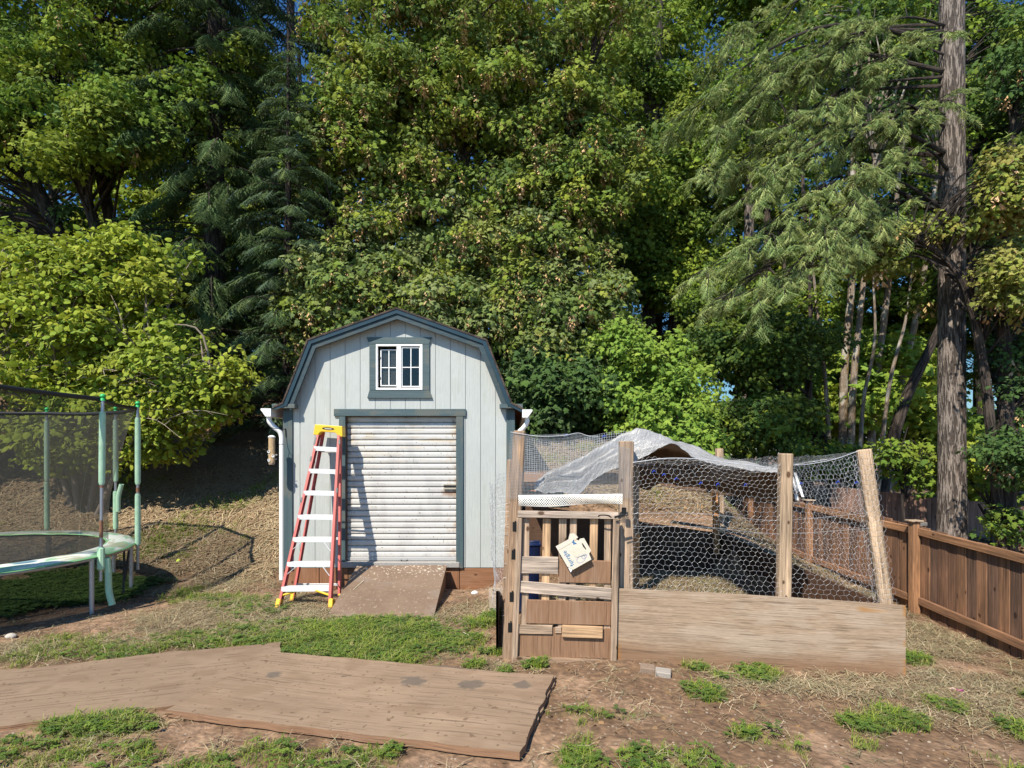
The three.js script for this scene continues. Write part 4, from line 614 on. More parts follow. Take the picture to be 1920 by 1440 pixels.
// ---------- brown board fence along the side ----------
{
  const FX = 5.0, fy = d => -0.30 + (d < 9.8 ? 0.16 * sstep(5, 8.5, d) : 0.16 + 0.055 * (d - 9.8)) - 0.0 , fence = thing('board_fence', 'low red-brown board fence with a sloping cap rail running beside the chicken run', 'fence', V(FX, -0.2, -8));
  const D0 = 4.2, D1 = 14.4, n = Math.round((D1 - D0) / 0.141), Rf = rng(404), Ht = 1.10;
  for (let i = 0; i < n; i++) { const d = D0 + (i + 0.5) * 0.141, t = Ht + 0.02 + (Rf() - 0.5) * 0.02, lean = (Rf() - 0.5) * 0.006; part(fence, 'board', place(board(0.018, t + 0.06, 0.137, 'y', 0.004), V(FX + (i % 2 ? 0.010 : 0.004) + lean, fy(d) + t / 2 - 0.03, -d)), M.fence[Math.floor(Rf() * 4)]); }
  const posts = [4.76, 7.2, 9.75, 12.15, 14.5];
  posts.forEach((d, i) => {
    const y = fy(d), cap = part(fence, 'post', place(board(0.095, Ht + 0.20, 0.095, 'y', 0.008), V(FX - 0.062, y + (Ht + 0.20) / 2 - 0.12, -d)), M.fenceRail);
    part(cap, 'post_cap', place(board(0.15, 0.022, 0.15, 'x', 0.008), V(FX - 0.062, y + Ht + 0.092, -d)), M.fenceCap);
    if (i === posts.length - 1) return; const e = posts[i + 1], ey = fy(e);
    part(fence, 'cap_rail', beam(V(FX - 0.032, y + Ht - 0.035, -(d + 0.05)), V(FX - 0.032, ey + Ht - 0.035, -(e - 0.05)), 0.04, 0.088, V(1, 0, 0), 0.005), M.fenceRail);
    part(fence, 'bottom_rail', beam(V(FX - 0.032, y + 0.22, -(d + 0.05)), V(FX - 0.032, ey + 0.22, -(e - 0.05)), 0.04, 0.088, V(1, 0, 0), 0.005), M.fence[2]);
  });
  part(fence, 'spare_batten', beam(V(FX + 0.02, fy(7.2) + Ht + 0.035, -7.25), V(FX + 0.30, fy(7.2) + Ht + 0.015, -7.5), 0.045, 0.02, V(0, 1, 0)), mat(lin(0.66, 0.62, 0.55), 0.8, { map: timberTex }));
}
// ---------- darker fence at the back of the wood ----------
function backFence(name, label, a, b, H, drop = 0) {
  const f = thing(name, label, 'fence', a.clone()), Rf = rng(909 + Math.round(a.x * 7)), L = Math.hypot(b.x - a.x, b.z - a.z), n = Math.round(L / 0.142), ang = -Math.atan2(b.z - a.z, b.x - a.x);
  for (let i = 0; i < n; i++) { const t = (i + 0.5) / n, p = a.clone().lerp(b, t); part(f, 'board', place(board(0.136, H + (Rf() - 0.5) * 0.03, 0.018, 'y', 0.005), V(p.x, p.y + H / 2, p.z), 0, ang, 0), M.farFence[Math.floor(Rf() * 3)]); }
  for (const h of [0.25, H - 0.25]) { const nrm = V(Math.sin(ang), 0, Math.cos(ang)).multiplyScalar(-0.03); part(f, 'rail', beam(a.clone().add(nrm).add(V(0, h, 0)), b.clone().add(nrm).add(V(0, h, 0)), 0.035, 0.085, V(Math.sin(ang), 0, Math.cos(ang))), M.farFence[0]); }
}
backFence('privacy_fence', 'tall dark brown board fence behind the thick fir trunk', V(6.1, -0.12, -11.2), V(14.5, -1.0, -13.4), 1.32);
backFence('privacy_fence', 'brown board fence up the slope between the shed and the bright green shrub', V(-0.3, 1.95, -13.0), V(2.6, 1.75, -13.3), 0.85);
// ---------- plywood sheets lying on the grass ----------
{
  const sheetTex = (s, stains) => tex(768, 384, (u, v) => {
    const a = fbm(u * 4, v * 4, s, 4), g = fbm(u * 6, v * 90, s + 5, 3), b = fbm(u * 40, v * 40, s + 9, 2), ck = sstep(0.68, 0.75, fbm(u * 6, v * 90 + 3 * a, s + 13, 2));
    let c = mixc([0.545, 0.46, 0.385], [0.67, 0.58, 0.495], clamp(0.25 + 0.7 * (a - 0.3) + 0.5 * (g - 0.5) + 0.3 * (b - 0.5))); c = mixc(c, [0.33, 0.26, 0.205], ck * 0.38); c = mixc(c, [0.52, 0.43, 0.35], sstep(0.55, 0.7, fbm(u * 9, v * 6, s + 17, 3)) * 0.5);
    for (const [x, y, rx, ry] of stains) { const q = Math.hypot((u - x) / rx, (v - y) / ry) + 0.8 * (fbm(u * 60, v * 30, s + 21, 2) - 0.5); c = mixc(c, [0.36, 0.335, 0.315], (1 - sstep(0.6, 1.05, q)) * 0.65); }
    return mixc(c, [0.34, 0.26, 0.19], sstep(0.78, 0.84, fbm(u * 80, v * 40, s + 25, 2)) * 0.5);
  }, true, false);
  const sheet = (name, label, A, B, wdt, up, t, tx, curl = 0, tone = 1) => {            // A, B: ends of the far edge in (x, d)
    const ux = B[0] - A[0], ud = B[1] - A[1], l = Math.hypot(ux, ud), nx = ud / l, nd = -ux / l;
    const at = (u0, v0, h) => { const ru = (fbm(v0 * 14 + up * 90, 3, 951, 3) - 0.5) * 0.012, rv = (fbm(u0 * 26 + up * 70, 7, 953, 3) - 0.5) * 0.022, u = u0 + (u0 < 0.01 || u0 > 0.99 ? ru : 0), v = v0 + (v0 < 0.01 || v0 > 0.99 ? rv : 0), x = A[0] + ux * u + nx * wdt * (1 - v), d = A[1] + ud * u + nd * wdt * (1 - v); return V(x, 0.5 * (hgt(x, d)) + up + h + curl * u * v * v + 0.010 * Math.sin(u * 7 + up * 50) * Math.sin(v * 4) + 0.014 * Math.pow(Math.abs(u - 0.5) * 2, 4) * Math.pow(Math.abs(v - 0.4) * 1.6, 3), -d); };
    const top = surf((u, v) => at(u, v, t), 60, 24), rim = [], n = 60; const st = f => { for (let i = 0; i < n; i++) { const a = f(i / n, t), b = f((i + 1) / n, t), c = f((i + 1) / n, -0.03), e = f(i / n, -0.03); rim.push(...a.toArray(), ...b.toArray(), ...c.toArray(), ...a.toArray(), ...c.toArray(), ...e.toArray()); } };
    st((k, h) => at(k, 0, h)); st((k, h) => at(k, 1, h)); st((k, h) => at(0, Math.round(k * 24) / 24, h)); st((k, h) => at(1, Math.round(k * 24) / 24, h));
    const base = at(0.5, 0.5, 0), s = thing(name, label, 'plywood', base);
    part(s, 'face', top, mat(lin(0.84 * tone, 0.81 * tone, 0.75 * tone), 0.9, { map: tx, bumpMap: plyBump, bumpScale: 0.0025 })); part(s, 'edge', flat(rim, (x, y, z) => [x / 2 + z / 2, y / 0.5]), M.plyBrown);
  };
  sheet('plywood_sheet', 'weathered plywood sheet on the lawn running under the corner of another sheet', [-4.35, 4.82], [-2.18, 5.545], 1.22, 0.016, 0.015, sheetTex(601, []), 0.02, 0.88);
  sheet('plywood_sheet', 'weathered plywood sheet with grey stains lying on top by the dirt', [-2.10, 5.23], [0.33, 4.66], 1.22, 0.042, 0.017, sheetTex(641, [[0.58, 0.72, 0.05, 0.09], [0.76, 0.74, 0.045, 0.09], [0.92, 0.80, 0.03, 0.08], [0.12, 0.62, 0.03, 0.06]]));
  sheet('plywood_sheet', 'dark strip of plywood showing along the far edge of the sheet with grey stains', [-2.02, 5.30], [0.36, 4.735], 0.9, 0.012, 0.013, sheetTex(681, [[0.5, 0.95, 0.3, 0.1]]));
}
// ---------- trampoline ----------
{
  const C = V(-6.63, 0, -6.85), R = 1.88, RH = 0.66, TOP = 2.46, t = thing('trampoline', 'old trampoline with mint green foam poles and a dark safety net', 'trampoline', C);
  const pt = (deg, r, y) => V(C.x + r * Math.cos(deg * Math.PI / 180), y, C.z - r * Math.sin(deg * Math.PI / 180));
  const degs = [-3, 27, 64, 99, 135, 172, 208, 244, 280, 316];
  const steel = mat(lin(0.42, 0.43, 0.46), 0.4, { metalness: 0.7 }), rust = mat(lin(0.28, 0.13, 0.07), 0.8), mint = mat(lin(0.36, 0.56, 0.38), 0.75), cap = mat(lin(0.03, 0.42, 0.11), 0.35);
  const foamTex = tex(128, 256, (u, v) => { const a = fbm(u * 6, v * 20, 701, 3, 6, 20); return [0.62 + 0.16 * a, 0.78 + 0.11 * a, 0.64 + 0.14 * a]; });
  const foam = mat(lin(0.95, 0.95, 0.95), 0.8, { map: foamTex });
  const ringOf = (r, y, rad, m, name) => part(t, name, new THREE.TorusGeometry(r, rad, 8, 96).rotateX(Math.PI / 2).translate(C.x, y, C.z), m);
  ringOf(R - 0.03, RH - 0.035, 0.022, steel, 'frame_ring');
  const matTex = tex(512, 512, (u, v) => { const n = fbm(u * 30, v * 30, 711, 3), l = sstep(0.70, 0.78, fbm(u * 110, v * 110, 715, 2)) * sstep(0.4, 0.6, fbm(u * 9, v * 9, 719, 3)); return mixc([0.13 + 0.05 * n, 0.13 + 0.05 * n, 0.125 + 0.05 * n], [0.46, 0.36, 0.24], l); }, true, false);
  part(t, 'jumping_mat', new THREE.CircleGeometry(R - 0.30, 72).rotateX(-Math.PI / 2).translate(C.x, RH - 0.012, C.z), mat(lin(1, 1, 1), 0.8, { map: matTex, transparent: true, opacity: 0.8 }));
  // litter of dry leaves on the mat is small and countless: real flakes
  const padTex = tex(1024, 128, (u, v) => { const a = fbm(u * 40, v * 3, 721, 4, 40, 3), b = fbm(u * 14, v * 2, 727, 3, 14, 2), c = fbm(u * 26, v * 4, 731, 3, 26, 4); let k = mixc([0.60, 0.76, 0.62], [0.88, 0.90, 0.86], sstep(0.38, 0.55, a)); k = mixc(k, [0.25, 0.42, 0.52], sstep(0.62, 0.68, b) * 0.8); k = mixc(k, [0.70, 0.68, 0.56], sstep(0.58, 0.68, c) * 0.7); if (v < 0.07 || v > 0.95) k = [0.50, 0.72, 0.50]; return k; });
  part(t, 'safety_pad', surf((u, v) => { const p = pt(u * 360, lerp(R - 0.33, R + 0.015, v), 0); p.y = RH + 0.01 + 0.03 * Math.sin(Math.PI * v) + 0.012 * (fbm(u * 60, v * 3, 741, 2) - 0.5) - 0.025 * sstep(0.9, 1, v); return p; }, 240, 8, 1, 1), mat(lin(0.9, 0.9, 0.9), 0.55, { map: padTex }));
  // legs, poles with foam sleeves and caps
  degs.forEach((a, i) => {
    const lg = pt(a - 2.2, R - 0.03, 0), gy = hgt(lg.x, -lg.z);
    part(t, 'leg', limb([V(lg.x, gy - 0.02, lg.z), V(lg.x, RH - 0.03, lg.z)], [0.026, 0.026], 12), steel);
    const q = k => { const p = pt(a, R + 0.035, k); return p.add(i === 0 ? V(-0.02 + 0.03 * (k / TOP), 0, 0) : V(0, 0, 0)); };
    const pole = part(t, 'net_pole', limb([q(RH - 0.36 + (i === 0 ? 0.06 : 0)), q(TOP)], [0.019, 0.019], 10), steel);
    part(pole, 'pole_cap', new THREE.SphereGeometry(0.03, 14, 10).scale(1, 0.85, 1).translate(q(TOP).x, TOP + 0.03, q(TOP).z), cap);
    part(pole, 'cap_collar', new THREE.CylinderGeometry(0.022, 0.03, 0.03, 12).translate(q(TOP).x, TOP - 0.01, q(TOP).z), cap);
    const sl = (y0, y1) => { const pts = [0, 0.04, 0.3, 0.6, 0.96, 1].map(k => q(lerp(y0, y1, k))); return limb(pts, [0.026, 0.034, 0.035, 0.035, 0.034, 0.026], 12); };
    const spans = i === 0 ? [[1.47, 2.31]] : i === 1 ? [[1.42, 2.30], [0.62, 1.30]] : i === 2 ? [[1.42, 2.32], [0.72, 1.28]] : [[1.42, 2.32], [RH + 0.04, 1.41]];
    for (const s of spans) part(pole, 'foam_sleeve', sl(...s), foam);
    if (i === 0) { part(pole, 'rusty_joint', limb([q(1.435), q(1.46)], [0.0215, 0.0215], 10), rust); part(pole, 'rusty_patch', limb([q(0.86), q(1.06)], [0.0198, 0.0198], 10), rust, 'rust streak on the bare pole'); part(pole, 'foam_sleeve', place(board(0.075, 0.27, 0.07, 'y', 0.02), q(RH - 0.04)), foam); }
    if (i === 1) part(pole, 'rusty_joint', limb([q(1.32), q(1.38)], [0.0205, 0.0205], 10), rust);
    if (i === 2) part(pole, 'loose_sleeve', tube([q(0.98).add(V(0.05, 0, 0.02)), q(1.2).add(V(0.055, 0, 0.02)), q(1.38).add(V(0.10, 0, 0.02))], 0.032, 10, 10), foam, 'foam sleeve slipped off and bent');
  });
  // slipped foam tube hanging beside the front pole, black webbing ladder
  const A = pt(-3, R, 0); part(t, 'fallen_sleeve', tube([V(A.x + 0.06, 0.62, A.z - 0.05), V(A.x + 0.065, 0.42, A.z - 0.06), V(A.x + 0.075, 0.22, A.z - 0.06), V(A.x + 0.12, 0.07, A.z - 0.05)], 0.036, 16, 12), mint, 'mint foam tube slipped down beside the leg');
  const B = pt(14, R - 0.02, 0); part(t, 'strap', merge([beam(V(B.x, RH - 0.03, B.z), V(B.x + 0.01, 0.10, B.z + 0.03), 0.03, 0.004), beam(V(B.x + 0.06, RH - 0.03, B.z), V(B.x + 0.02, 0.25, B.z + 0.02), 0.03, 0.004)]), M.black);
  // net: from the pole tops curving inwards to the mat, scalloped top edge with black padding
  const topAtDeg = d => { let best = 1e9, span = 36; for (let i = 0; i < degs.length; i++) { const a = degs[i], b = i + 1 < degs.length ? degs[i + 1] : degs[0] + 360; let x = d; while (x < a) x += 360; while (x >= a + 360) x -= 360; if (x >= a && x <= b) { const k = (x - a) / (b - a); best = Math.sin(Math.PI * k); } } return best; };
  const edge = d => pt(d, R + 0.01 - 0.08 * topAtDeg(d), TOP - 0.035 - 0.015 * topAtDeg(d) + 0.10 * Math.pow(Math.max(0, Math.cos((d - 300) * Math.PI / 180)), 2));
  const netMat = mat(lin(0.06, 0.055, 0.045), 0.9, { transparent: true, opacity: 0.40 });
  part(t, 'safety_net', surf((u, v) => { const d = u * 360, e = edge(d), k = sstep(0, 1, clamp(v * 1.15)), rt = Math.hypot(e.x - C.x, e.z - C.z), r = lerp(rt, R - 0.30, Math.pow(k, 0.55)) + 0.025 * Math.sin(d * 0.5) * (v) * (fbm(u * 60, v * 2, 751, 2) - 0.3); return pt(d, r, lerp(e.y, RH + 0.0, v)); }, 240, 20), netMat, 'fine dark mesh hanging inside the poles');
  const ed = []; for (let d = 0; d < 360; d += 3) ed.push(edge(d)); part(t, 'net_edge', tube(ed, 0.026, 360, 8, true), M.black);
}
// ---------- bird feeder on a bracket at the shed corner ----------
{
  const d = 7.62, p = P(509, 843, d), f = thing('bird_feeder', 'tube bird feeder hanging from a wire bracket at the shed corner', 'bird feeder', p), S = k => k / FPX * d;
  const at = (px, py) => P(px, py, d), c = at(509.5, 0).x;
  const cyl = (r0, r1, y0, y1, n = 18) => new THREE.CylinderGeometry(r0, r1, Math.abs(at(0, y0).y - at(0, y1).y), n).translate(c, (at(0, y0).y + at(0, y1).y) / 2, -d);
  part(f, 'seed_tube', cyl(0.04, 0.04, 820, 868), mat(lin(0.52, 0.36, 0.19), 0.35, { bumpMap: soilBump, bumpScale: 0.006 }));
  part(f, 'lid', new THREE.SphereGeometry(0.046, 18, 8, 0, Math.PI * 2, 0, Math.PI / 2).scale(1, 0.6, 1).translate(c, at(0, 820).y, -d), M.white);
  part(f, 'base', cyl(0.042, 0.036, 867, 871), mat(lin(0.30, 0.22, 0.16), 0.6));
  for (const [x, y] of [[506.5, 847], [507, 863], [514.5, 855]]) { const po = part(f, 'feeding_port', new THREE.CylinderGeometry(0.017, 0.017, 0.02, 12).rotateX(Math.PI / 2).translate(at(x, y).x, at(x, y).y, -d + 0.038), M.white); part(po, 'port_hole', new THREE.CircleGeometry(0.009, 10).translate(at(x, y - 0.6).x, at(x, y - 0.6).y, -d + 0.0495), M.black); }
  part(f, 'perch', merge([tube([at(502, 861), at(519, 861)], 0.004, 2, 5), tube([at(502, 853), at(520, 853)], 0.003, 2, 5)]), M.white);
  part(f, 'hanger', merge([tube([at(506, 819), at(506, 808), at(508, 802.5)], 0.003, 8, 5), tube([at(512.5, 819), at(512.5, 808), at(508.5, 802.5)], 0.003, 8, 5)]), M.iron);
  part(f, 'bracket', merge([tube([at(508, 802), P(515, 803, 7.7), P(535, 805, 7.86)], 0.005, 12, 5), tube([P(535, 803, 7.865), P(536, 820, 7.865)], 0.005, 4, 5)]), M.iron);
}
// ---------- small things on the ground ----------
{
  const gp = (px, py, up = 0) => { let d = EYE * FPX / (py - HY); for (let i = 0; i < 25; i++) { const x = (px - 960) / FPX * d; d = lerp(d, (EYE - hgt(x, d)) * FPX / (py - HY), 0.6); } return G((px - 960) / FPX * d, d, up); };
  let p = gp(335, 1056, 0.032); const ball = thing('tennis_ball', 'yellow tennis ball lying on the dry grass near the trampoline', 'ball', p); part(ball, 'felt', new THREE.SphereGeometry(0.034, 20, 14).translate(p.x, p.y, p.z), mat(lin(0.55, 0.66, 0.06), 0.95)); { const pts = []; for (let i = 0; i < 40; i++) { const a = i / 40 * 2 * Math.PI, z = 0.55 * Math.sin(2 * a), r = Math.sqrt(1 - z * z); pts.push(V(p.x + 0.0335 * r * Math.cos(a), p.y + 0.0335 * z, p.z + 0.0335 * r * Math.sin(a))); } part(ball, 'seam', tube(pts, 0.0016, 60, 4, true), M.white); }
  p = gp(1793, 1297, 0.015); const toy = thing('pink_toy', 'small pink and cream plastic toy piece dropped in the straw', 'toy', p); part(toy, 'pink_half', place(new THREE.TorusGeometry(0.02, 0.011, 8, 16, 4.2), p.clone().add(V(0.022, 0, 0.006)), 1.4, 0, 0.3), mat(lin(0.75, 0.06, 0.36), 0.35)); part(toy, 'cream_half', place(new THREE.SphereGeometry(0.022, 12, 8).scale(1.2, 0.7, 0.8), p.clone().add(V(-0.028, 0.006, 0))), mat(lin(0.72, 0.5, 0.42), 0.4));
  const stone = (px, py, s, lab, col, name = 'stone') => { const q = gp(px, py, s * 0.3), g = new THREE.IcosahedronGeometry(s, 3), ps = g.attributes.position; for (let i = 0; i < ps.count; i++) { const v = V(ps.getX(i), ps.getY(i), ps.getZ(i)), k = 1 + 0.35 * (fbm(v.x / s * 1.3 + 5 + px, v.y / s * 1.3 + v.z / s, 761, 3) - 0.5); ps.setXYZ(i, v.x * k * 1.25, v.y * k * 0.7, v.z * k); } g.computeVertexNormals(); single(name, lab, name === 'stone' ? 'stone' : 'rubbish', g.translate(q.x, q.y, q.z), mat(col, 0.9), q); };
  stone(890, 1113, 0.035, 'crumpled white scrap on the dirt by the shed skirting', lin(0.72, 0.72, 0.70), 'plastic_scrap'); stone(180, 1189, 0.045, 'reddish stone in the soil in front of the trampoline', lin(0.30, 0.17, 0.11));
  stone(736, 1257, 0.018, 'white feather-like scrap at the edge of the lawn patch', lin(0.7, 0.7, 0.72), 'plastic_scrap'); stone(20, 1195, 0.04, 'pale stone in the soil before the trampoline shade', lin(0.42, 0.38, 0.33)); stone(770, 1149, 0.02, 'small white scrap at the foot of the ramp', lin(0.7, 0.7, 0.7), 'plastic_scrap');
  const stick = (pts, r, lab) => { const q = pts.map(([x, y]) => gp(x, y, 0.06)); single('stick', lab, 'stick', tube(q, r, 14, 5), mat(lin(0.10, 0.07, 0.05), 0.9), q[0].clone()); };
  const q = (x, y) => [x, y]; stick([q(383, 1309), q(395, 1303), q(407, 1299)], 0.004, 'short dark twig lying along the grain of the plywood sheet'); stick([q(441, 1298), q(452, 1291), q(462, 1290)], 0.005, 'dark bent twig near the overlap of the plywood sheets'); stick([q(640, 1283), q(650, 1282), q(658, 1281)], 0.005, 'dark bark crumb-like twig near the grey stains'); stick([q(762, 1299), q(768, 1303)], 0.005, 'tiny twig between the two grey stains');
  const straw = (x0, y0, x1, y1, lab) => { const a = gp(x0, y0, 0.03), b = gp(x1, y1, 0.03); single('straw_stalk', lab, 'straw', tube([a, a.clone().lerp(b, 0.5).add(V(0, 0.01, 0)), b], 0.0045, 10, 5), mat(lin(0.66, 0.58, 0.42), 0.8), a.clone()); };
  straw(869, 1191, 887, 1206, 'pale stalk lying from the lawn patch onto bare dirt');
  const s2 = (a, b, lab) => single('straw_stalk', lab, 'straw', tube([a, a.clone().lerp(b, 0.5), b], 0.004, 6, 5), mat(lin(0.66, 0.58, 0.42), 0.8), a.clone()); s2(V(-1.93, 0.17, -7.12), V(-1.86, 0.235, -7.36), 'pale stalk lying on the ramp');
}
// ---------- foliage pieces ----------
function leafTris(out, half, o, dir, nrm, size, droop) {    // half outline [x, y], mirrored; blade from o along dir, facing nrm
  const side = dir.clone().cross(nrm).normalize(), pts = [...half, ...half.slice(1, -1).reverse().map(([x, y]) => [-x, y])], w = ([x, y]) => o.clone().addScaledVector(side, x * size).addScaledVector(dir, y * size).addScaledVector(nrm, (-0.22 * Math.abs(x) - droop * y * y) * size);
  const c = w([0, 0.38]), q = pts.map(w);
  for (let i = 0; i < q.length; i++) { const a = q[i], b = q[(i + 1) % q.length]; out.push(c.x, c.y, c.z, a.x, a.y, a.z, b.x, b.y, b.z); }
}
const MAPLE = [[0, 0], [0.34, -0.06], [0.52, 0.14], [0.33, 0.26], [0.60, 0.56], [0.30, 0.55], [0.22, 0.72], [0, 1.02]], HAZEL = [[0, 0], [0.30, 0.06], [0.44, 0.34], [0.40, 0.66], [0.20, 0.88], [0, 1.05]];
function sprig(half, n, size, reach, seed, droop = 0.25) {
  const r = rng(seed), pos = [];
  for (let i = 0; i < n; i++) {
    const a = i / n * 2 * Math.PI * 1.62 + r() * 0.8, el = (r() - 0.35) * 0.9, rad = reach * (0.15 + 0.85 * Math.sqrt(r())), pitch = 0.35 - r() * 1.45;
    const o = V(Math.cos(a) * rad, el * reach * 0.6, Math.sin(a) * rad), out = V(Math.cos(a + (r() - 0.5)), 0, Math.sin(a + (r() - 0.5)));
    const dir = out.clone().multiplyScalar(Math.cos(pitch)).add(V(0, Math.sin(pitch), 0)).normalize(), nrm = V(0, 1, 0).addScaledVector(dir, -dir.y).add(V((r() - 0.5) * 1.1, 0, (r() - 0.5) * 1.1)); nrm.addScaledVector(dir, -nrm.dot(dir)).normalize();
    leafTris(pos, half, o, dir, nrm, size * (0.7 + 0.6 * r()), droop);
  }
  const g = new THREE.BufferGeometry(); g.setAttribute('position', new THREE.Float32BufferAttribute(pos, 3)); g.computeVertexNormals(); return g;
}
function seedBunch(seed) {                                   // hanging bunch of winged maple seeds
  const r = rng(seed), pos = [];
  for (let i = 0; i < 16; i++) { const y = -r() * 0.22, a = r() * 6.28, o = V(Math.cos(a) * 0.03, y, Math.sin(a) * 0.03), d = V(Math.cos(a), -0.9 - r(), Math.sin(a)).normalize(), s = V(-Math.sin(a), 0.2, Math.cos(a)); const L = 0.055 + r() * 0.03, p = o.clone().addScaledVector(d, L), q = o.clone().addScaledVector(d, L * 0.6).addScaledVector(s, 0.021), t = o.clone().addScaledVector(d, L * 0.6).addScaledVector(s, -0.008); pos.push(o.x, o.y, o.z, q.x, q.y, q.z, p.x, p.y, p.z, o.x, o.y, o.z, p.x, p.y, p.z, t.x, t.y, t.z); }
  const g = new THREE.BufferGeometry(); g.setAttribute('position', new THREE.Float32BufferAttribute(pos, 3)); g.computeVertexNormals(); return g;
}
function needleSpray(L, sides, seed, nl = 0.032, nw = 0.010) {  // twig along +x with side twigs, needles all round
  const r = rng(seed), pos = [], twig = (o, d, len) => {
    const up = Math.abs(d.y) > 0.9 ? V(1, 0, 0) : V(0, 1, 0), x = up.clone().cross(d).normalize(), y = d.clone().cross(x), e = o.clone().addScaledVector(d, len);
    for (let k = 0; k < 3; k++) { const a = k / 3 * 6.283, b = (k + 1) / 3 * 6.283, q = (t, R) => x.clone().multiplyScalar(Math.cos(t) * R).addScaledVector(y, Math.sin(t) * R), A = o.clone().add(q(a, 0.015)), B = o.clone().add(q(b, 0.015)); pos.push(...A.toArray(), ...B.toArray(), ...e.toArray()); }
    const n = Math.round(len * 150);
    for (let i = 0; i < n; i++) { const t = (i + r()) / n, a = r() * 6.283, rad = x.clone().multiplyScalar(Math.cos(a)).addScaledVector(y, Math.sin(a)), dir = rad.clone().multiplyScalar(0.85).addScaledVector(d, 0.65).normalize(), s = d.clone().cross(rad).normalize(), p = o.clone().addScaledVector(d, t * len), l = nl * (0.7 + 0.5 * r()) * (t > 0.9 ? 0.8 : 1); const A = p.clone().addScaledVector(s, nw / 2), B = p.clone().addScaledVector(s, -nw / 2), C = p.addScaledVector(dir, l); pos.push(...A.toArray(), ...B.toArray(), ...C.toArray()); }
  };
  twig(V(0, 0, 0), V(1, -0.05, 0).normalize(), L);
  for (let i = 0; i < sides; i++) { const t = 0.12 + 0.75 * i / sides, s = i % 2 ? 1 : -1; twig(V(L * t, -0.02 * t, 0), V(0.72, -0.12 - r() * 0.25, s * (0.6 + 0.2 * r())).normalize(), L * (0.62 - 0.42 * t)); }
  const g = new THREE.BufferGeometry(); g.setAttribute('position', new THREE.Float32BufferAttribute(pos, 3)); g.computeVertexNormals(); return g;
}
const MAPLES = [1, 2, 3].map(s => sprig(MAPLE, 15, 0.083, 0.25, 50 + s)), HAZELS = [1, 2].map(s => sprig(HAZEL, 11, 0.074, 0.21, 60 + s, 0.2)), SMALL = [1, 2].map(s => sprig(MAPLE, 13, 0.07, 0.2, 70 + s)), BIG = [1, 2].map(s => sprig(MAPLE, 17, 0.165, 0.42, 80 + s)), SEEDS = seedBunch(7), SPRAY = [1, 2].map(s => needleSpray(0.40, 7, 90 + s)), FARSPRAY = needleSpray(0.5, 6, 97, 0.05, 0.02);
const leafMat = (rough = 1.0, tr = 0.3) => new THREE.MeshPhysicalMaterial({ color: 0xffffff, roughness: rough, transmission: tr, thickness: 0, specularIntensity: 0.3, side: THREE.DoubleSide });
const LEAF = leafMat(), NEEDLE = new THREE.MeshPhysicalMaterial({ color: 0xffffff, roughness: 0.9, specularIntensity: 0.25, side: THREE.DoubleSide }), SEEDM = mat(0xffffff, 0.9);
const barkTex = tex(256, 512, (u, v) => { const f = fbm(u * 26 + 2 * fbm(u * 6, v * 6, 801, 2, 6, 6), v * 7, 805, 3, 26, 7), n = fbm(u * 40, v * 60, 809, 2, 40, 60), k = sstep(0.35, 0.6, f); return mixc([0.27, 0.23, 0.20], [0.58, 0.53, 0.49], clamp(k * 0.75 + 0.4 * (n - 0.5))); });
const barkBump = tex(256, 512, (u, v) => sstep(0.3, 0.62, fbm(u * 26 + 2 * fbm(u * 6, v * 6, 801, 2, 6, 6), v * 7, 805, 3, 26, 7)) * 0.8 + 0.2 * fbm(u * 40, v * 60, 809, 2, 40, 60), false);
const mossTex = tex(256, 512, (u, v) => { const n = fbm(u * 30, v * 40, 819, 2, 30, 40), a = fbm(u * 8, v * 3, 821, 4, 8, 3), b = fbm(u * 9, v * 2, 827, 3, 9, 2); let c = mixc([0.40, 0.34, 0.29], [0.60, 0.55, 0.49], n); c = mixc(c, [0.70, 0.68, 0.64], sstep(0.5, 0.62, a) * 0.8); return mixc(c, [0.48, 0.36, 0.14], sstep(0.54, 0.66, b) * 0.75); });
const FIRBARK = mat(lin(0.96, 0.97, 0.99), 0.92, { map: barkTex, bumpMap: barkBump, bumpScale: 0.03 }), MOSSBARK = mat(lin(0.9, 0.9, 0.9), 0.92, { map: mossTex, bumpMap: barkBump, bumpScale: 0.012 }), DARKBARK = mat(lin(0.30, 0.27, 0.25), 0.92, { map: barkTex, bumpMap: barkBump, bumpScale: 0.02 }), TWIG = mat(lin(0.22, 0.175, 0.135), 0.9);
const QY = V(0, 1, 0), QX = V(1, 0, 0);
function crownOf(tree, name, geos, material, items) {        // items: {p, q, s, c}; one instanced part for each leaf shape
  const b = bases.get(tree), per = geos.map(() => []); items.forEach((it, i) => per[i % geos.length].push(it));
  per.forEach((list, k) => {
    if (!list.length) return; const m = new THREE.InstancedMesh(geos[k], material, list.length), mm = new THREE.Matrix4();
    list.forEach((it, i) => { m.setMatrixAt(i, mm.compose(it.p.clone().sub(b), it.q, V(it.s, it.s, it.s))); m.setColorAt(i, it.c); });
    m.name = name; m.userData.kind = 'stuff'; shadow(m); tree.add(m);
  });
}
const pick = (r, cols) => { const i = Math.floor(r() * cols.length), j = Math.floor(r() * cols.length), t = r(), a = cols[i], b = cols[j], k = 0.88 + 0.24 * r(); return lin(lerp(a[0], b[0], t) * k, lerp(a[1], b[1], t) * k, lerp(a[2], b[2], t) * k); };
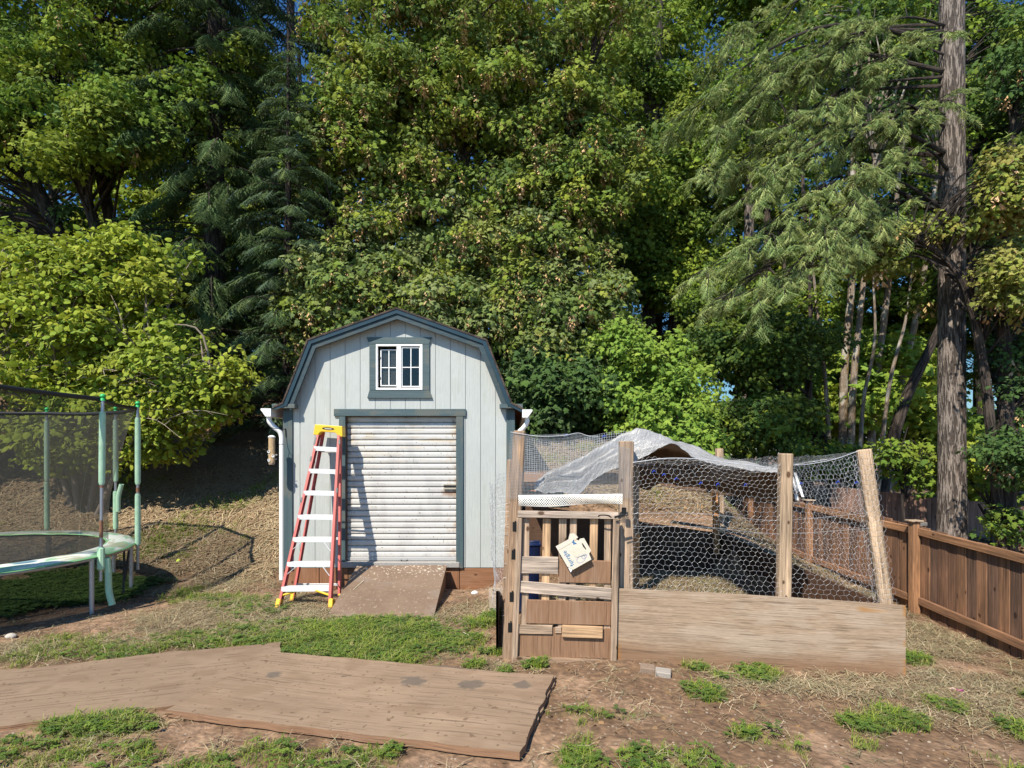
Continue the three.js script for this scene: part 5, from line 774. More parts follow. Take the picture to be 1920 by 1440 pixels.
// a broadleaf tree: regions [px, py, d, half-width px, half-height px, half-depth m, lumps] filled with leafy pads; limbs reach from the trunk to the pads
function broadleaf(o) {
  const r = rng(o.seed), trunks = o.trunks.map(t => t.map(p => p.isVector3 ? p : P(...p))), base = trunks[0][0].clone(); base.y = hgt(base.x, -base.z) - 0.05;
  const tree = thing(o.name, o.label, o.category || 'tree', base, o.group), woodG = [], items = [], seeds = [], lumps = [];
  for (const [px, py, d, rx, ry, rd, n, cols, rm] of o.regions) for (let i = 0; i < n * 2.3; i++) {
    let a, b, c; do { a = r() * 2 - 1; b = r() * 2 - 1; c = r() * 2 - 1; } while (a * a + b * b + c * c > 1);
    const dd = d + c * rd, p = P(px + a * rx, py + b * ry, dd), R = (rm || o.lump || 0.7) * (0.26 + 0.72 * r() * r()); if (p.y - R * 0.5 < hgt(p.x, dd) + (o.clear || 0.2)) continue; lumps.push({ p, R, cols: cols || o.cols });
  }
  trunks.forEach((t, k) => { const g0 = t[0].clone(); g0.y = Math.min(g0.y, hgt(g0.x, -g0.z) - 0.1); const pts = catmull([g0, ...t.slice(1)], 22), r0 = o.trunkR[k] || o.trunkR[0]; woodG.push(limb(pts, pts.map((_, i) => r0 * (1.12 - (o.category === 'bush' ? 1.04 : 0.72) * i / 22)), 10, 0.15)); });
  part(tree, 'trunk', merge(woodG), o.bark || DARKBARK);
  const limbs = [];
  const pool = trunks.flatMap(t => catmull(t, 26).slice(4));
  for (const l of lumps) {
    let best = null, bd = 1e9; for (const q of pool) { const k = q.distanceTo(l.p) + Math.max(0, q.y - l.p.y + 0.4) * 0.8 + r() * 0.6; if (k < bd) { bd = k; best = q; } }
    if (best && bd < 9) { const m = best.clone().lerp(l.p, 0.55).add(V((r() - 0.5) * 0.4, 0.25 + r() * 0.2, (r() - 0.5) * 0.4)), L = best.distanceTo(l.p), pts = catmull([best, m, l.p], 7); limbs.push(limb(pts, pts.map((_, i) => Math.max(0.006, (0.012 + 0.011 * L) * (1 - 0.85 * i / 7))), 5)); }
    const n = Math.round(1.25 * (o.dens || 85) * l.R * l.R / ((o.scale || 1) ** 2)), tilt = V((r() - 0.5) * 0.5, 1, (r() - 0.5) * 0.5 + 0.25).normalize(), lumpCol = pick(r, l.cols);
    for (let i = 0; i < n; i++) {
      const u = V(r() * 2 - 1, r() * 2 - 1, r() * 2 - 1); if (u.lengthSq() < 0.01) continue; u.normalize(); const rad = l.R * (0.35 + 0.65 * Math.sqrt(r())), p = l.p.clone().add(V(u.x * rad * 1.15, u.y * rad * (u.y < 0 ? 0.55 : 0.62), u.z * rad * 1.15));
      const up = V(u.x * 0.8, 0.55, u.z * 0.8).addScaledVector(tilt, 0.45).add(V((r() - 0.5) * 1.3, (r() - 0.5) * 0.6, (r() - 0.5) * 1.3)).normalize(), q = new THREE.Quaternion().setFromUnitVectors(QY, up).multiply(new THREE.Quaternion().setFromAxisAngle(QY, r() * 6.283));
      const c = pick(r, l.cols); c.lerp(lumpCol, 0.6); items.push({ p, q, s: (o.scale || 1) * (0.55 + 0.85 * r()), c });
      if (o.seeds && r() < o.seeds) seeds.push({ p: p.clone().add(V(0, -0.04, 0.05)), q: new THREE.Quaternion().setFromAxisAngle(QY, r() * 6.283), s: 0.8 + 0.8 * r(), c: pick(r, [[0.44, 0.27, 0.13], [0.36, 0.24, 0.09], [0.30, 0.24, 0.08], [0.52, 0.34, 0.20]]) });
    }
  }
  if (limbs.length) part(tree, 'branches', merge(limbs), o.twig || o.bark || DARKBARK);
  crownOf(tree, 'crown', o.leaf || MAPLES, LEAF, items); if (seeds.length) crownOf(tree, 'seed_bunches', [SEEDS], SEEDM, seeds);
  return tree;
}
// a conifer: trunk and boughs; each bough a drooping stem lined with sprays
function conifer(o) {
  const r = rng(o.seed), base = o.base.clone(), tree = thing(o.name, o.label, 'tree', base, o.group), items = [], stems = [], top = base.clone().add(o.lean || V(0, 0, 0)).add(V(0, o.height, 0));
  const pts = catmull([base.clone().add(V(0, -0.3, 0)), base.clone().lerp(top, 0.33).add(o.bow || V(0, 0, 0)), base.clone().lerp(top, 0.66), top], 30);
  part(tree, 'trunk', limb(pts, pts.map((_, i) => o.r * (1 - (o.taper ?? 0.9) * i / 30) * (i < 2 ? 1.12 - 0.06 * i : 1)), o.sides || 14, 0.08), o.bark || FIRBARK);
  const boughs = o.boughs ? o.boughs.slice() : [];
  if (o.whorls) { const [y0, y1, n, l0, l1] = o.whorls; for (let i = 0; i < n; i++) { const t = i / n, y = lerp(y0, y1, t), a = i * 2.4 + r() * 0.8, l = lerp(l0, l1, t) * (0.75 + 0.5 * r()), s = base.clone().lerp(top, y / o.height); boughs.push([s, s.clone().add(V(Math.cos(a) * l, -l * (o.droop ?? 0.35) * (0.7 + 0.6 * r()), Math.sin(a) * l))]); } }
  if (o.sub) for (const [a, b] of boughs.slice()) { const L = a.distanceTo(b), m = a.clone().lerp(b, 0.5).add(V(0, L * 0.13, 0)), cv = new THREE.CatmullRomCurve3([a, m, b]); for (let k = 0; k < o.sub; k++) { const t = 0.48 + 0.5 * r(), p = cv.getPoint(t), tg = cv.getTangent(t), sd = tg.clone().cross(QY).normalize().multiplyScalar(r() < 0.5 ? 1 : -1), l = (0.35 + 0.9 * r()) * (1.25 - 0.7 * t); boughs.push([p, p.clone().addScaledVector(tg, l * (0.3 + 0.5 * r())).addScaledVector(sd, l * (0.3 + 0.7 * r())).add(V(0, -l * (-0.15 + 0.9 * r()), 0))]); } }
  for (const [a, b] of boughs) {
    const L = a.distanceTo(b), m = a.clone().lerp(b, 0.5).add(V((r() - 0.5) * L * 0.16, L * (0.06 + 0.14 * r()), (r() - 0.5) * L * 0.16)), c = catmull([a, m, b], 14); stems.push(limb(c, c.map((_, i) => Math.max(0.005, (0.008 + 0.008 * L) * (1 - 0.9 * i / 14))), 5));
    const n = Math.round(L * (o.dens || 15)), crv = new THREE.CatmullRomCurve3([a, m, b]);
    for (let i = 0; i < n; i++) {
      const t = (o.bare ?? 0.18) + (1 - (o.bare ?? 0.18)) * Math.pow((i + r()) / n, 0.85), p = crv.getPoint(Math.min(t, 1)), tg = crv.getTangent(Math.min(t, 1)), sd = tg.clone().cross(QY).normalize().multiplyScalar(i % 2 ? 1 : -1), hang = (o.hang || 0.35) * (0.4 + r()), off = (1 - t * 0.8) * L * 0.16 * r();
      const dir = tg.clone().multiplyScalar(0.45 + 0.6 * t).addScaledVector(sd, (1 - 0.7 * t) * (0.5 + 0.5 * r())).add(V((r() - 0.5) * (o.wild || 0.1) * 2, -hang + (r() - 0.5) * (o.wild || 0.1) * 1.6, (r() - 0.5) * (o.wild || 0.1) * 2)).normalize(), roll = new THREE.Quaternion().setFromAxisAngle(QX, (r() - 0.5) * 0.9), y = V(0, 1, 0).addScaledVector(dir, -dir.y).normalize(), z = dir.clone().cross(y), q = new THREE.Quaternion().setFromRotationMatrix(new THREE.Matrix4().makeBasis(dir, y, z)).multiply(roll);
      items.push({ p: p.clone().addScaledVector(sd, off).add(V(0, -hang * off, 0)), q, s: (o.scale || 1) * (0.75 + 0.5 * r()) * (t > 0.9 ? 0.85 : 1), c: pick(r, o.cols) });
    }
  }
  part(tree, 'branches', merge(stems), o.twigMat || DARKBARK); crownOf(tree, 'crown', o.spray || SPRAY, NEEDLE, items); return tree;
}
// ---------- the trees of the wood ----------
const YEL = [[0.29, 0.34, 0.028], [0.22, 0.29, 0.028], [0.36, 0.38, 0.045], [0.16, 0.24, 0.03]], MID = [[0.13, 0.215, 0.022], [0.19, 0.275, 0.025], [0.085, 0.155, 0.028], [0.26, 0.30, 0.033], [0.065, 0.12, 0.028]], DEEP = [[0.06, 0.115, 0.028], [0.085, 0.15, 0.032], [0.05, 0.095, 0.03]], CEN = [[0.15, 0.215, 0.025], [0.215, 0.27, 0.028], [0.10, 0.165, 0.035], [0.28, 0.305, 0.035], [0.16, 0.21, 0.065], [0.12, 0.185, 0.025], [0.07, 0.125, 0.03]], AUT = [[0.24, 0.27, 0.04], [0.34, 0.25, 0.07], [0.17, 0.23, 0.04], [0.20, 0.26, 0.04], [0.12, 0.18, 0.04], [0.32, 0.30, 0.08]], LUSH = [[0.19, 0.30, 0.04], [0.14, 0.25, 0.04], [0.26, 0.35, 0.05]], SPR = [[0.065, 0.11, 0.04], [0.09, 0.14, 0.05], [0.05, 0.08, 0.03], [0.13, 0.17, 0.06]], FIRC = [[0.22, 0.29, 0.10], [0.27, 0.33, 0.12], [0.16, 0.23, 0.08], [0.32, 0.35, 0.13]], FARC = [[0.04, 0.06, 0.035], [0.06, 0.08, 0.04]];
const PALE = [...CEN, [0.20, 0.25, 0.09], [0.23, 0.27, 0.12], [0.15, 0.20, 0.08], [0.27, 0.29, 0.10]];
broadleaf({ name: 'hazel_bush', label: 'sprawling yellow-green hazel bush on the slope behind the trampoline', category: 'bush', seed: 11, cols: YEL, leaf: HAZELS, lump: 0.62, dens: 125, clear: -0.1, twig: TWIG, bark: TWIG, trunkR: [0.06, 0.05, 0.05, 0.045],
  trunks: [[[150, 905, 10.6], [120, 760, 10.6], [90, 600, 10.8]], [[165, 905, 10.5], [210, 780, 10.5], [290, 720, 10.4]], [[140, 905, 10.7], [60, 740, 10.6], [-40, 560, 10.6]], [[175, 905, 10.4], [270, 800, 10.2], [400, 740, 10.1]]],
  regions: [[90, 620, 10.7, 235, 165, 1.2, 52, null, 0.55], [60, 470, 11.2, 240, 50, 1.2, 12, null, 0.4], [290, 600, 10.6, 60, 50, 0.7, 5, null, 0.35], [-130, 640, 10.6, 170, 200, 1.2, 24], [310, 720, 10.3, 150, 105, 0.8, 26], [385, 745, 10.3, 75, 45, 0.5, 8], [200, 500, 10.9, 170, 60, 0.9, 10], [180, 810, 10.4, 190, 70, 0.6, 26]] });
{ const r = rng(15), g = [], hz = scene.children[scene.children.length - 1]; for (let i = 0; i < 60; i++) { const a = P(lerp(140, 330, r()), lerp(690, 790, r()), 9.7 + r() * 0.5), l = 0.5 + r() * 0.9, d = V(0.75 + r() * 0.6, (r() - 0.35) * 0.9, (r() - 0.4) * 0.7).normalize(), m = a.clone().addScaledVector(d, l * 0.5).add(V(0, 0.12 * (r() - 0.3), 0)), e = a.clone().addScaledVector(d, l).add(V(0, -0.18 * r(), 0)), pts = catmull([a, m, e], 6); g.push(limb(pts, pts.map((_, k) => 0.0065 - 0.0008 * k), 4)); for (let k = 0; k < 3; k++) { const b = pts[2 + k], f = b.clone().add(V((r() - 0.2) * 0.4, (r() - 0.4) * 0.35, (r() - 0.5) * 0.3)); g.push(limb([b, f], [0.004, 0.002], 3)); } } part(hz, 'bare_twigs', merge(g), mat(lin(0.40, 0.33, 0.25), 0.9), 'pale bare twigs sticking out of the leaves'); }
broadleaf({ name: 'maple_tree', label: 'large maple with dark forked trunks above the hazel bush', seed: 21, cols: [...MID, [0.16, 0.21, 0.03]], lump: 0.8, dens: 62, seeds: 0.05, trunkR: [0.2, 0.17, 0.15],
  trunks: [[[235, 560, 14.5], [110, 440, 14.6], [20, 250, 14.6], [-60, 20, 14.8]], [[240, 560, 14.6], [215, 460, 14.6], [180, 280, 14.6], [150, -60, 14.8]], [[232, 560, 14.4], [180, 430, 14.3], [120, 260, 14.2], [90, -20, 14.2]]],
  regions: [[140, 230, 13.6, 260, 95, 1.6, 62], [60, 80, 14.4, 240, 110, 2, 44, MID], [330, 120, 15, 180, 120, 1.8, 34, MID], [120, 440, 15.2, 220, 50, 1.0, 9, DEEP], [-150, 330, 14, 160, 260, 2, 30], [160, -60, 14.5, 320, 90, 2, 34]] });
conifer({ name: 'spruce_tree', label: 'dark drooping spruce between the hazel bush and the shed', seed: 31, base: V(-7.3, hgt(-7.3, 14.4), -14.4), height: 19, r: 0.30, cols: SPR, whorls: [2.2, 16, 120, 2.5, 0.9], droop: 0.42, hang: 0.75, dens: 16, bare: 0.15, scale: 1.1, bark: DARKBARK });
conifer({ name: 'spruce_tree', label: 'smaller spruce with lit branch tips close behind the shed roof', seed: 37, base: V(-5.0, hgt(-5.0, 13.1), -13.1), height: 9.2, r: 0.14, cols: [...SPR, [0.085, 0.125, 0.075], [0.10, 0.14, 0.08]], whorls: [0.5, 8.9, 90, 1.75, 0.3], droop: 0.25, hang: 0.4, dens: 17, bare: 0.12, scale: 0.95, bark: DARKBARK });
broadleaf({ name: 'maple_tree', label: 'broad maple full of tan seed bunches rising behind the shed', seed: 41, cols: CEN, lump: 0.72, dens: 80, seeds: 0.30, clear: 0.6, trunkR: [0.24, 0.2, 0.16, 0.16],
  trunks: [[[880, 800, 14.2], [872, 600, 14.2], [878, 400, 14.3], [850, 60, 14.6]], [[880, 800, 14.4], [800, 500, 14.6], [735, 250, 14.8], [700, 20, 15]], [[885, 800, 14.1], [980, 560, 13.9], [1060, 380, 14], [1100, 150, 14.3]], [[875, 780, 14], [760, 620, 13.6], [640, 480, 13.4]]],
  regions: [[800, 610, 13.0, 270, 105, 1.0, 76, PALE], [1060, 590, 12.9, 120, 130, 0.9, 48, PALE], [870, 470, 13.6, 290, 110, 1.3, 70, PALE], [640, 560, 13.0, 110, 130, 0.8, 30, PALE], [1040, 330, 14.2, 170, 180, 1.4, 62], [690, 260, 14.2, 150, 190, 1.4, 56], [870, 150, 14.2, 290, 100, 1.6, 64], [880, 10, 14.6, 340, 80, 1.8, 44], [1080, 740, 12.6, 90, 60, 0.6, 16, DEEP]] });
broadleaf({ name: 'bigleaf_tree', label: 'tall light green tree between the seed-laden maple and the hanging fir boughs', seed: 51, cols: [...MID, [0.17, 0.21, 0.03]], lump: 0.95, dens: 55, scale: 1.15, trunkR: [0.22, 0.16], trunks: [[[1220, 760, 19], [1215, 500, 19], [1230, 200, 19.2], [1240, -40, 19.4]], [[1225, 760, 19.2], [1290, 420, 19.4], [1330, 150, 19.6]]],
  regions: [[1210, 400, 18.4, 110, 170, 1.6, 46], [1300, 300, 19.2, 130, 190, 1.8, 50], [1150, 140, 18.6, 100, 120, 1.6, 26], [1290, 520, 18.6, 110, 70, 1.2, 24, YEL.concat(MID)], [1250, 60, 20, 90, 60, 1, 6]] });
{
  const tb = V(7.72, hgt(7.72, 10.3), -10.3), tx = h => V(7.72, h, -10.3), mk = [[1290, 522, 9.2], [1335, 572, 9.0], [1405, 580, 9.0], [1370, 470, 9.3], [1295, 335, 9.8], [1330, 255, 9.8], [1385, 180, 10], [1470, 130, 10], [1565, 100, 9.8], [1605, 255, 9.4], [1590, 345, 9.3], [1530, 440, 9.2], [1475, 385, 9.4], [1420, 320, 9.6], [1645, 120, 9.5], [1255, 230, 10.2], [1330, 100, 10.2], [1450, 250, 9.7], [1540, 200, 9.6], [1350, 400, 9.5], [1480, 520, 9.1], [1640, 420, 9.4], [1700, 230, 9.5]];
  conifer({ name: 'fir_tree', label: 'tall fir with a thick straight trunk behind the brown fence and long hanging boughs', seed: 61, base: tb, height: 26, r: 0.216, taper: 0.35, cols: FIRC, droop: 0.3, hang: 0.25, dens: 15, bare: 0.5, scale: 0.52, sub: 20, wild: 0.5, sides: 24, lean: V(0, 0, 0), boughs: mk.map(m => { const b = P(...m); return [tx(Math.max(b.y + 0.3 + (0.06 + 0.22 * hash2(m[0], m[1], 4)) * Math.abs(b.x - 7.72), 5.6)), b]; }), whorls: [14, 24, 14, 3.0, 1.2] });
}
broadleaf({ name: 'vine_maple', label: 'bright green vine maple shrub behind the tarpaulin', category: 'bush', seed: 71, cols: LUSH, leaf: SMALL, lump: 0.5, dens: 130, clear: 0, trunkR: [0.05, 0.04, 0.04], trunks: [[[1200, 830, 12.3], [1190, 740, 12.3], [1180, 640, 12.4]], [[1210, 830, 12.2], [1250, 760, 12.1], [1300, 690, 12]], [[1195, 830, 12.4], [1160, 700, 12.5], [1140, 620, 12.6]]],
  regions: [[1215, 720, 11.9, 95, 100, 0.6, 46], [1260, 790, 11.4, 85, 45, 0.5, 24], [1165, 655, 12.3, 55, 50, 0.5, 14], [1300, 850, 10.9, 55, 40, 0.4, 14]] });
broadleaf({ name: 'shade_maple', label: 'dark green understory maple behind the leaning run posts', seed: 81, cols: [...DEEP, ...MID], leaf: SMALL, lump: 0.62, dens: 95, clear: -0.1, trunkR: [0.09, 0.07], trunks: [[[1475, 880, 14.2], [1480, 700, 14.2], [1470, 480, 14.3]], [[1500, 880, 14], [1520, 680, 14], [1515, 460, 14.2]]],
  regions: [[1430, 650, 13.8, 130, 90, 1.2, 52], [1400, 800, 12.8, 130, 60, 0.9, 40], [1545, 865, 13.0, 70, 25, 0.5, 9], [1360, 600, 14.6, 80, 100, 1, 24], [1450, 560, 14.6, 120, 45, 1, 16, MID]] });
broadleaf({ name: 'hillside_shrub', label: 'dark leafy shrub on the slope between the shed and the tarpaulin', category: 'bush', seed: 76, cols: [...DEEP, [0.07, 0.115, 0.045]], lump: 0.55, dens: 95, clear: -0.2, trunkR: [0.05, 0.04], trunks: [[[1060, 850, 12.6], [1050, 760, 12.6], [1040, 680, 12.6]], [[1080, 850, 12.6], [1110, 760, 12.6], [1120, 680, 12.6]]],
  regions: [[1060, 720, 12.3, 110, 60, 0.6, 34], [1010, 790, 12.2, 70, 40, 0.5, 14], [1110, 770, 12.6, 60, 30, 0.4, 8]] });
broadleaf({ name: 'bigleaf_tree', label: 'dark leafy crown around the upper trunk of the thick fir', seed: 106, cols: [...DEEP, ...MID], lump: 1.0, dens: 50, scale: 1.3, trunkR: [0.2], trunks: [[[1850, 900, 20], [1840, 700, 20], [1820, 350, 20], [1790, 0, 20]]], regions: [[1670, 250, 21, 110, 170, 1.4, 44], [1890, 180, 20, 90, 180, 1.4, 40], [1720, 40, 21, 170, 70, 1.6, 30]] });
const slim = (label, seed, path, r, regions, bark = MOSSBARK, cols = MID) => broadleaf({ name: 'alder_tree', label, seed, cols, lump: 0.85, dens: 55, leaf: SMALL, scale: 1.35, trunkR: [r], bark, trunks: [path], regions, group: 'slim trees in the wood behind the fence' });
slim('slim mossy alder standing straight beside a second close trunk', 91, [[1578, 870, 15.5], [1583, 700, 15.5], [1598, 520, 15.6], [1600, 250, 15.8], [1610, 20, 16]], 0.11, [[1560, 130, 16.5, 110, 110, 1.4, 22], [1540, 500, 16.6, 70, 40, 1, 6]]);
slim('slim grey alder close beside the mossy straight one', 92, [[1590, 880, 15.2], [1600, 720, 15.2], [1618, 540, 15.3], [1640, 300, 15.4]], 0.10, [[1640, 110, 15.8, 90, 100, 1.2, 14, DEEP]]);
slim('moss-patched alder leaning slightly in a sunny gap', 93, [[1625, 900, 16.2], [1640, 740, 16.2], [1665, 540, 16.3], [1690, 280, 16.4]], 0.12, [[1690, 90, 16.6, 100, 110, 1.2, 20]]);
slim('orange-mossed alder leaning towards the thick fir', 94, [[1660, 900, 16.8], [1690, 720, 16.7], [1725, 560, 16.6], [1760, 300, 16.6]], 0.12, [[1740, 230, 17, 80, 110, 1.2, 14]]);
slim('dark alder leaning steeply behind the fir trunk', 95, [[1640, 900, 14.6], [1690, 770, 14.6], [1750, 640, 14.5], [1830, 470, 14.5]], 0.15, [[1850, 400, 14.8, 80, 110, 1.1, 16, DEEP], [1690, 440, 15.2, 80, 45, 1, 9, MID]], DARKBARK, DEEP);
slim('thin dark-barked alder behind the fir bough tips', 96, [[1517, 900, 15], [1515, 700, 15], [1512, 480, 15.1], [1500, 250, 15.2]], 0.10, [[1480, 220, 15.6, 90, 120, 1, 16]], DARKBARK);
slim('very thin alder stem leaning left of the mossy straight one', 191, [[1560, 880, 14.2], [1548, 720, 14.2], [1530, 560, 14.3], [1515, 420, 14.4]], 0.055, [[1520, 440, 14.6, 40, 30, 0.4, 3]]);
slim('thin pale alder stem between the straight and the leaning alders', 192, [[1640, 880, 14.0], [1668, 720, 14.0], [1700, 590, 14.1], [1712, 470, 14.2]], 0.05, [[1700, 470, 14.4, 40, 30, 0.4, 3]]);
slim('thin crooked alder stem near the dark leaning one', 193, [[1612, 880, 13.6], [1618, 760, 13.6], [1640, 640, 13.7], [1636, 500, 13.8]], 0.05, [[1640, 480, 14, 40, 30, 0.4, 3]]);
slim('thick grey trunk behind the dark understory maple', 97, [[1400, 860, 18], [1402, 640, 18], [1405, 400, 18], [1405, 100, 18]], 0.22, [[1410, 200, 18.4, 120, 160, 1.4, 34]], FIRBARK);
slim('pale trunk rising beside the vine maple shrub', 98, [[1215, 700, 21], [1217, 560, 21], [1220, 400, 21], [1224, 100, 21]], 0.19, [[1210, 200, 21.5, 100, 120, 1.4, 22]], FIRBARK);
broadleaf({ name: 'maple_tree', label: 'maple with orange-tinged leaves and a dark trunk beside the thick fir', seed: 101, cols: AUT, leaf: SMALL, scale: 0.8, lump: 0.5, dens: 85, seeds: 0.08, clear: 0.2, trunkR: [0.13, 0.08], trunks: [[[1890, 1030, 9.6], [1885, 760, 9.6], [1880, 520, 9.6], [1900, 220, 9.7]], [[1888, 800, 9.6], [1800, 520, 9.5], [1700, 430, 9.5]]],
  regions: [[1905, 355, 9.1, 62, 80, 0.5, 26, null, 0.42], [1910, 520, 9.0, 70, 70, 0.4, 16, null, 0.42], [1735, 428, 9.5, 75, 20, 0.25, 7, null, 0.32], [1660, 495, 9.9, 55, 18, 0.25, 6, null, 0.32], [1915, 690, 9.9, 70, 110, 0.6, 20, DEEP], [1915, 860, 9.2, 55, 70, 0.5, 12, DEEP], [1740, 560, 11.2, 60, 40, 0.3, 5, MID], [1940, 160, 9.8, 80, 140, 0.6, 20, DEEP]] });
broadleaf({ name: 'young_maple', label: 'low dark maple sapling in front of the tall dark brown fence', category: 'bush', seed: 111, cols: MID, leaf: SMALL, lump: 0.42, dens: 120, clear: 0.1, trunkR: [0.03, 0.03], trunks: [[[1860, 1010, 10.6], [1860, 950, 10.6], [1860, 880, 10.6]], [[1700, 960, 10.9], [1690, 900, 10.9], [1690, 840, 10.9]]],
  regions: [[1880, 900, 10.6, 50, 60, 0.4, 8, null, 0.34], [1690, 860, 10.9, 70, 35, 0.4, 8, null, 0.34], [1890, 985, 9.4, 50, 25, 0.3, 4, null, 0.3], [1730, 905, 10.9, 40, 14, 0.3, 4, null, 0.3]] });
// trees further back close the view
const backLabels = ['far pale green tree seen between the maple trunks above the hazel bush', 'far broad tree behind the dark spruce', 'far tree behind the spruce and the seed-laden maple', 'far tree glimpsed through the middle of the seed-laden maple', 'far yellow-green tree behind the pale trunk', 'far tree behind the fir bough tips', 'far sunny tree seen between the slim alders', 'far sunny tree behind the leaning alders', 'far tree behind the thick fir trunk', 'far dark tree behind the orange-tinged maple', 'far low thicket tree behind the mossy alder', 'far low thicket tree beyond the tall dark brown fence', 'far sunlit thicket behind the hazel bush', 'far tree top above the light green tree', 'far tree top above the hanging fir boughs', 'far tree past the end of the tall dark brown fence', 'far tree past the outer side of the hazel bush', 'far low tree closing the gap behind the smaller spruce', 'far low tree behind the stems of the hazel bush'];
[[90, 330, 24, 230, 300, 44, YEL], [330, 380, 23, 170, 260, 40, [...YEL, ...MID]], [560, 300, 26, 200, 260, 40, MID], [860, 330, 27, 230, 300, 50, MID], [1120, 380, 26, 150, 260, 34, [...MID, ...YEL]], [1380, 380, 27, 190, 260, 46, MID], [1590, 560, 27, 170, 190, 44, LUSH.concat(YEL)], [1720, 600, 26, 120, 190, 34, YEL], [1780, 300, 25, 140, 240, 32, MID], [1900, 380, 22, 120, 330, 44, DEEP], [1600, 730, 17.6, 170, 95, 40, LUSH.concat(YEL)], [1850, 840, 19, 170, 70, 30, [...LUSH, ...YEL]], [300, 560, 19, 130, 90, 26, YEL], [1130, 20, 25, 110, 70, 16, MID], [1430, 10, 25, 150, 80, 26, MID], [2110, 480, 19, 190, 420, 60, [...MID, ...DEEP]], [-260, 380, 18, 200, 380, 46, MID], [510, 570, 20, 130, 130, 30, MID], [20, 620, 19, 160, 110, 26, MID]].forEach(([px, py, d, rx, ry, n, cols], i) => {
  const x = (px - 960) / FPX * d, g = G(x, d), t = P(px, py - ry * 0.8, d);
  broadleaf({ name: 'distant_tree', label: backLabels[i], seed: 200 + i, cols, leaf: BIG, lump: 1.25, dens: 26, clear: 0, trunkR: [0.2], trunks: [[g, g.clone().lerp(t, 0.5).add(V(0.2, 0, 0)), t]], regions: [[px, py, d, rx, ry, 2.2, n]], group: 'distant trees closing the view' });
});
[[545, 27, 'far dark conifer behind the top of the smaller spruce', 30], [1232, 30, 'far dark conifer against the blue sky beside the hanging fir boughs', 26], [1265, 34, 'far conifer with sky showing through its top', 28], [1840, 26, 'far conifer behind the orange-tinged maple', 28], [960, 34, 'far conifer behind the crown of the seed-laden maple', 30], [420, 30, 'far conifer behind the dark drooping spruce', 30], [60, 32, 'far conifer behind the forked maple trunks', 30]].forEach(([px, d, label, h], i) => conifer({ name: 'distant_conifer', label, group: 'distant conifers', seed: 300 + i, base: G((px - 960) / FPX * d, d), height: h, r: 0.35, cols: FARC, whorls: [6, h - 0.5, 60, 3.6, 0.5], dens: 6, scale: 2.0, spray: [FARSPRAY], bark: DARKBARK, hang: 0.3, droop: 0.25 }));
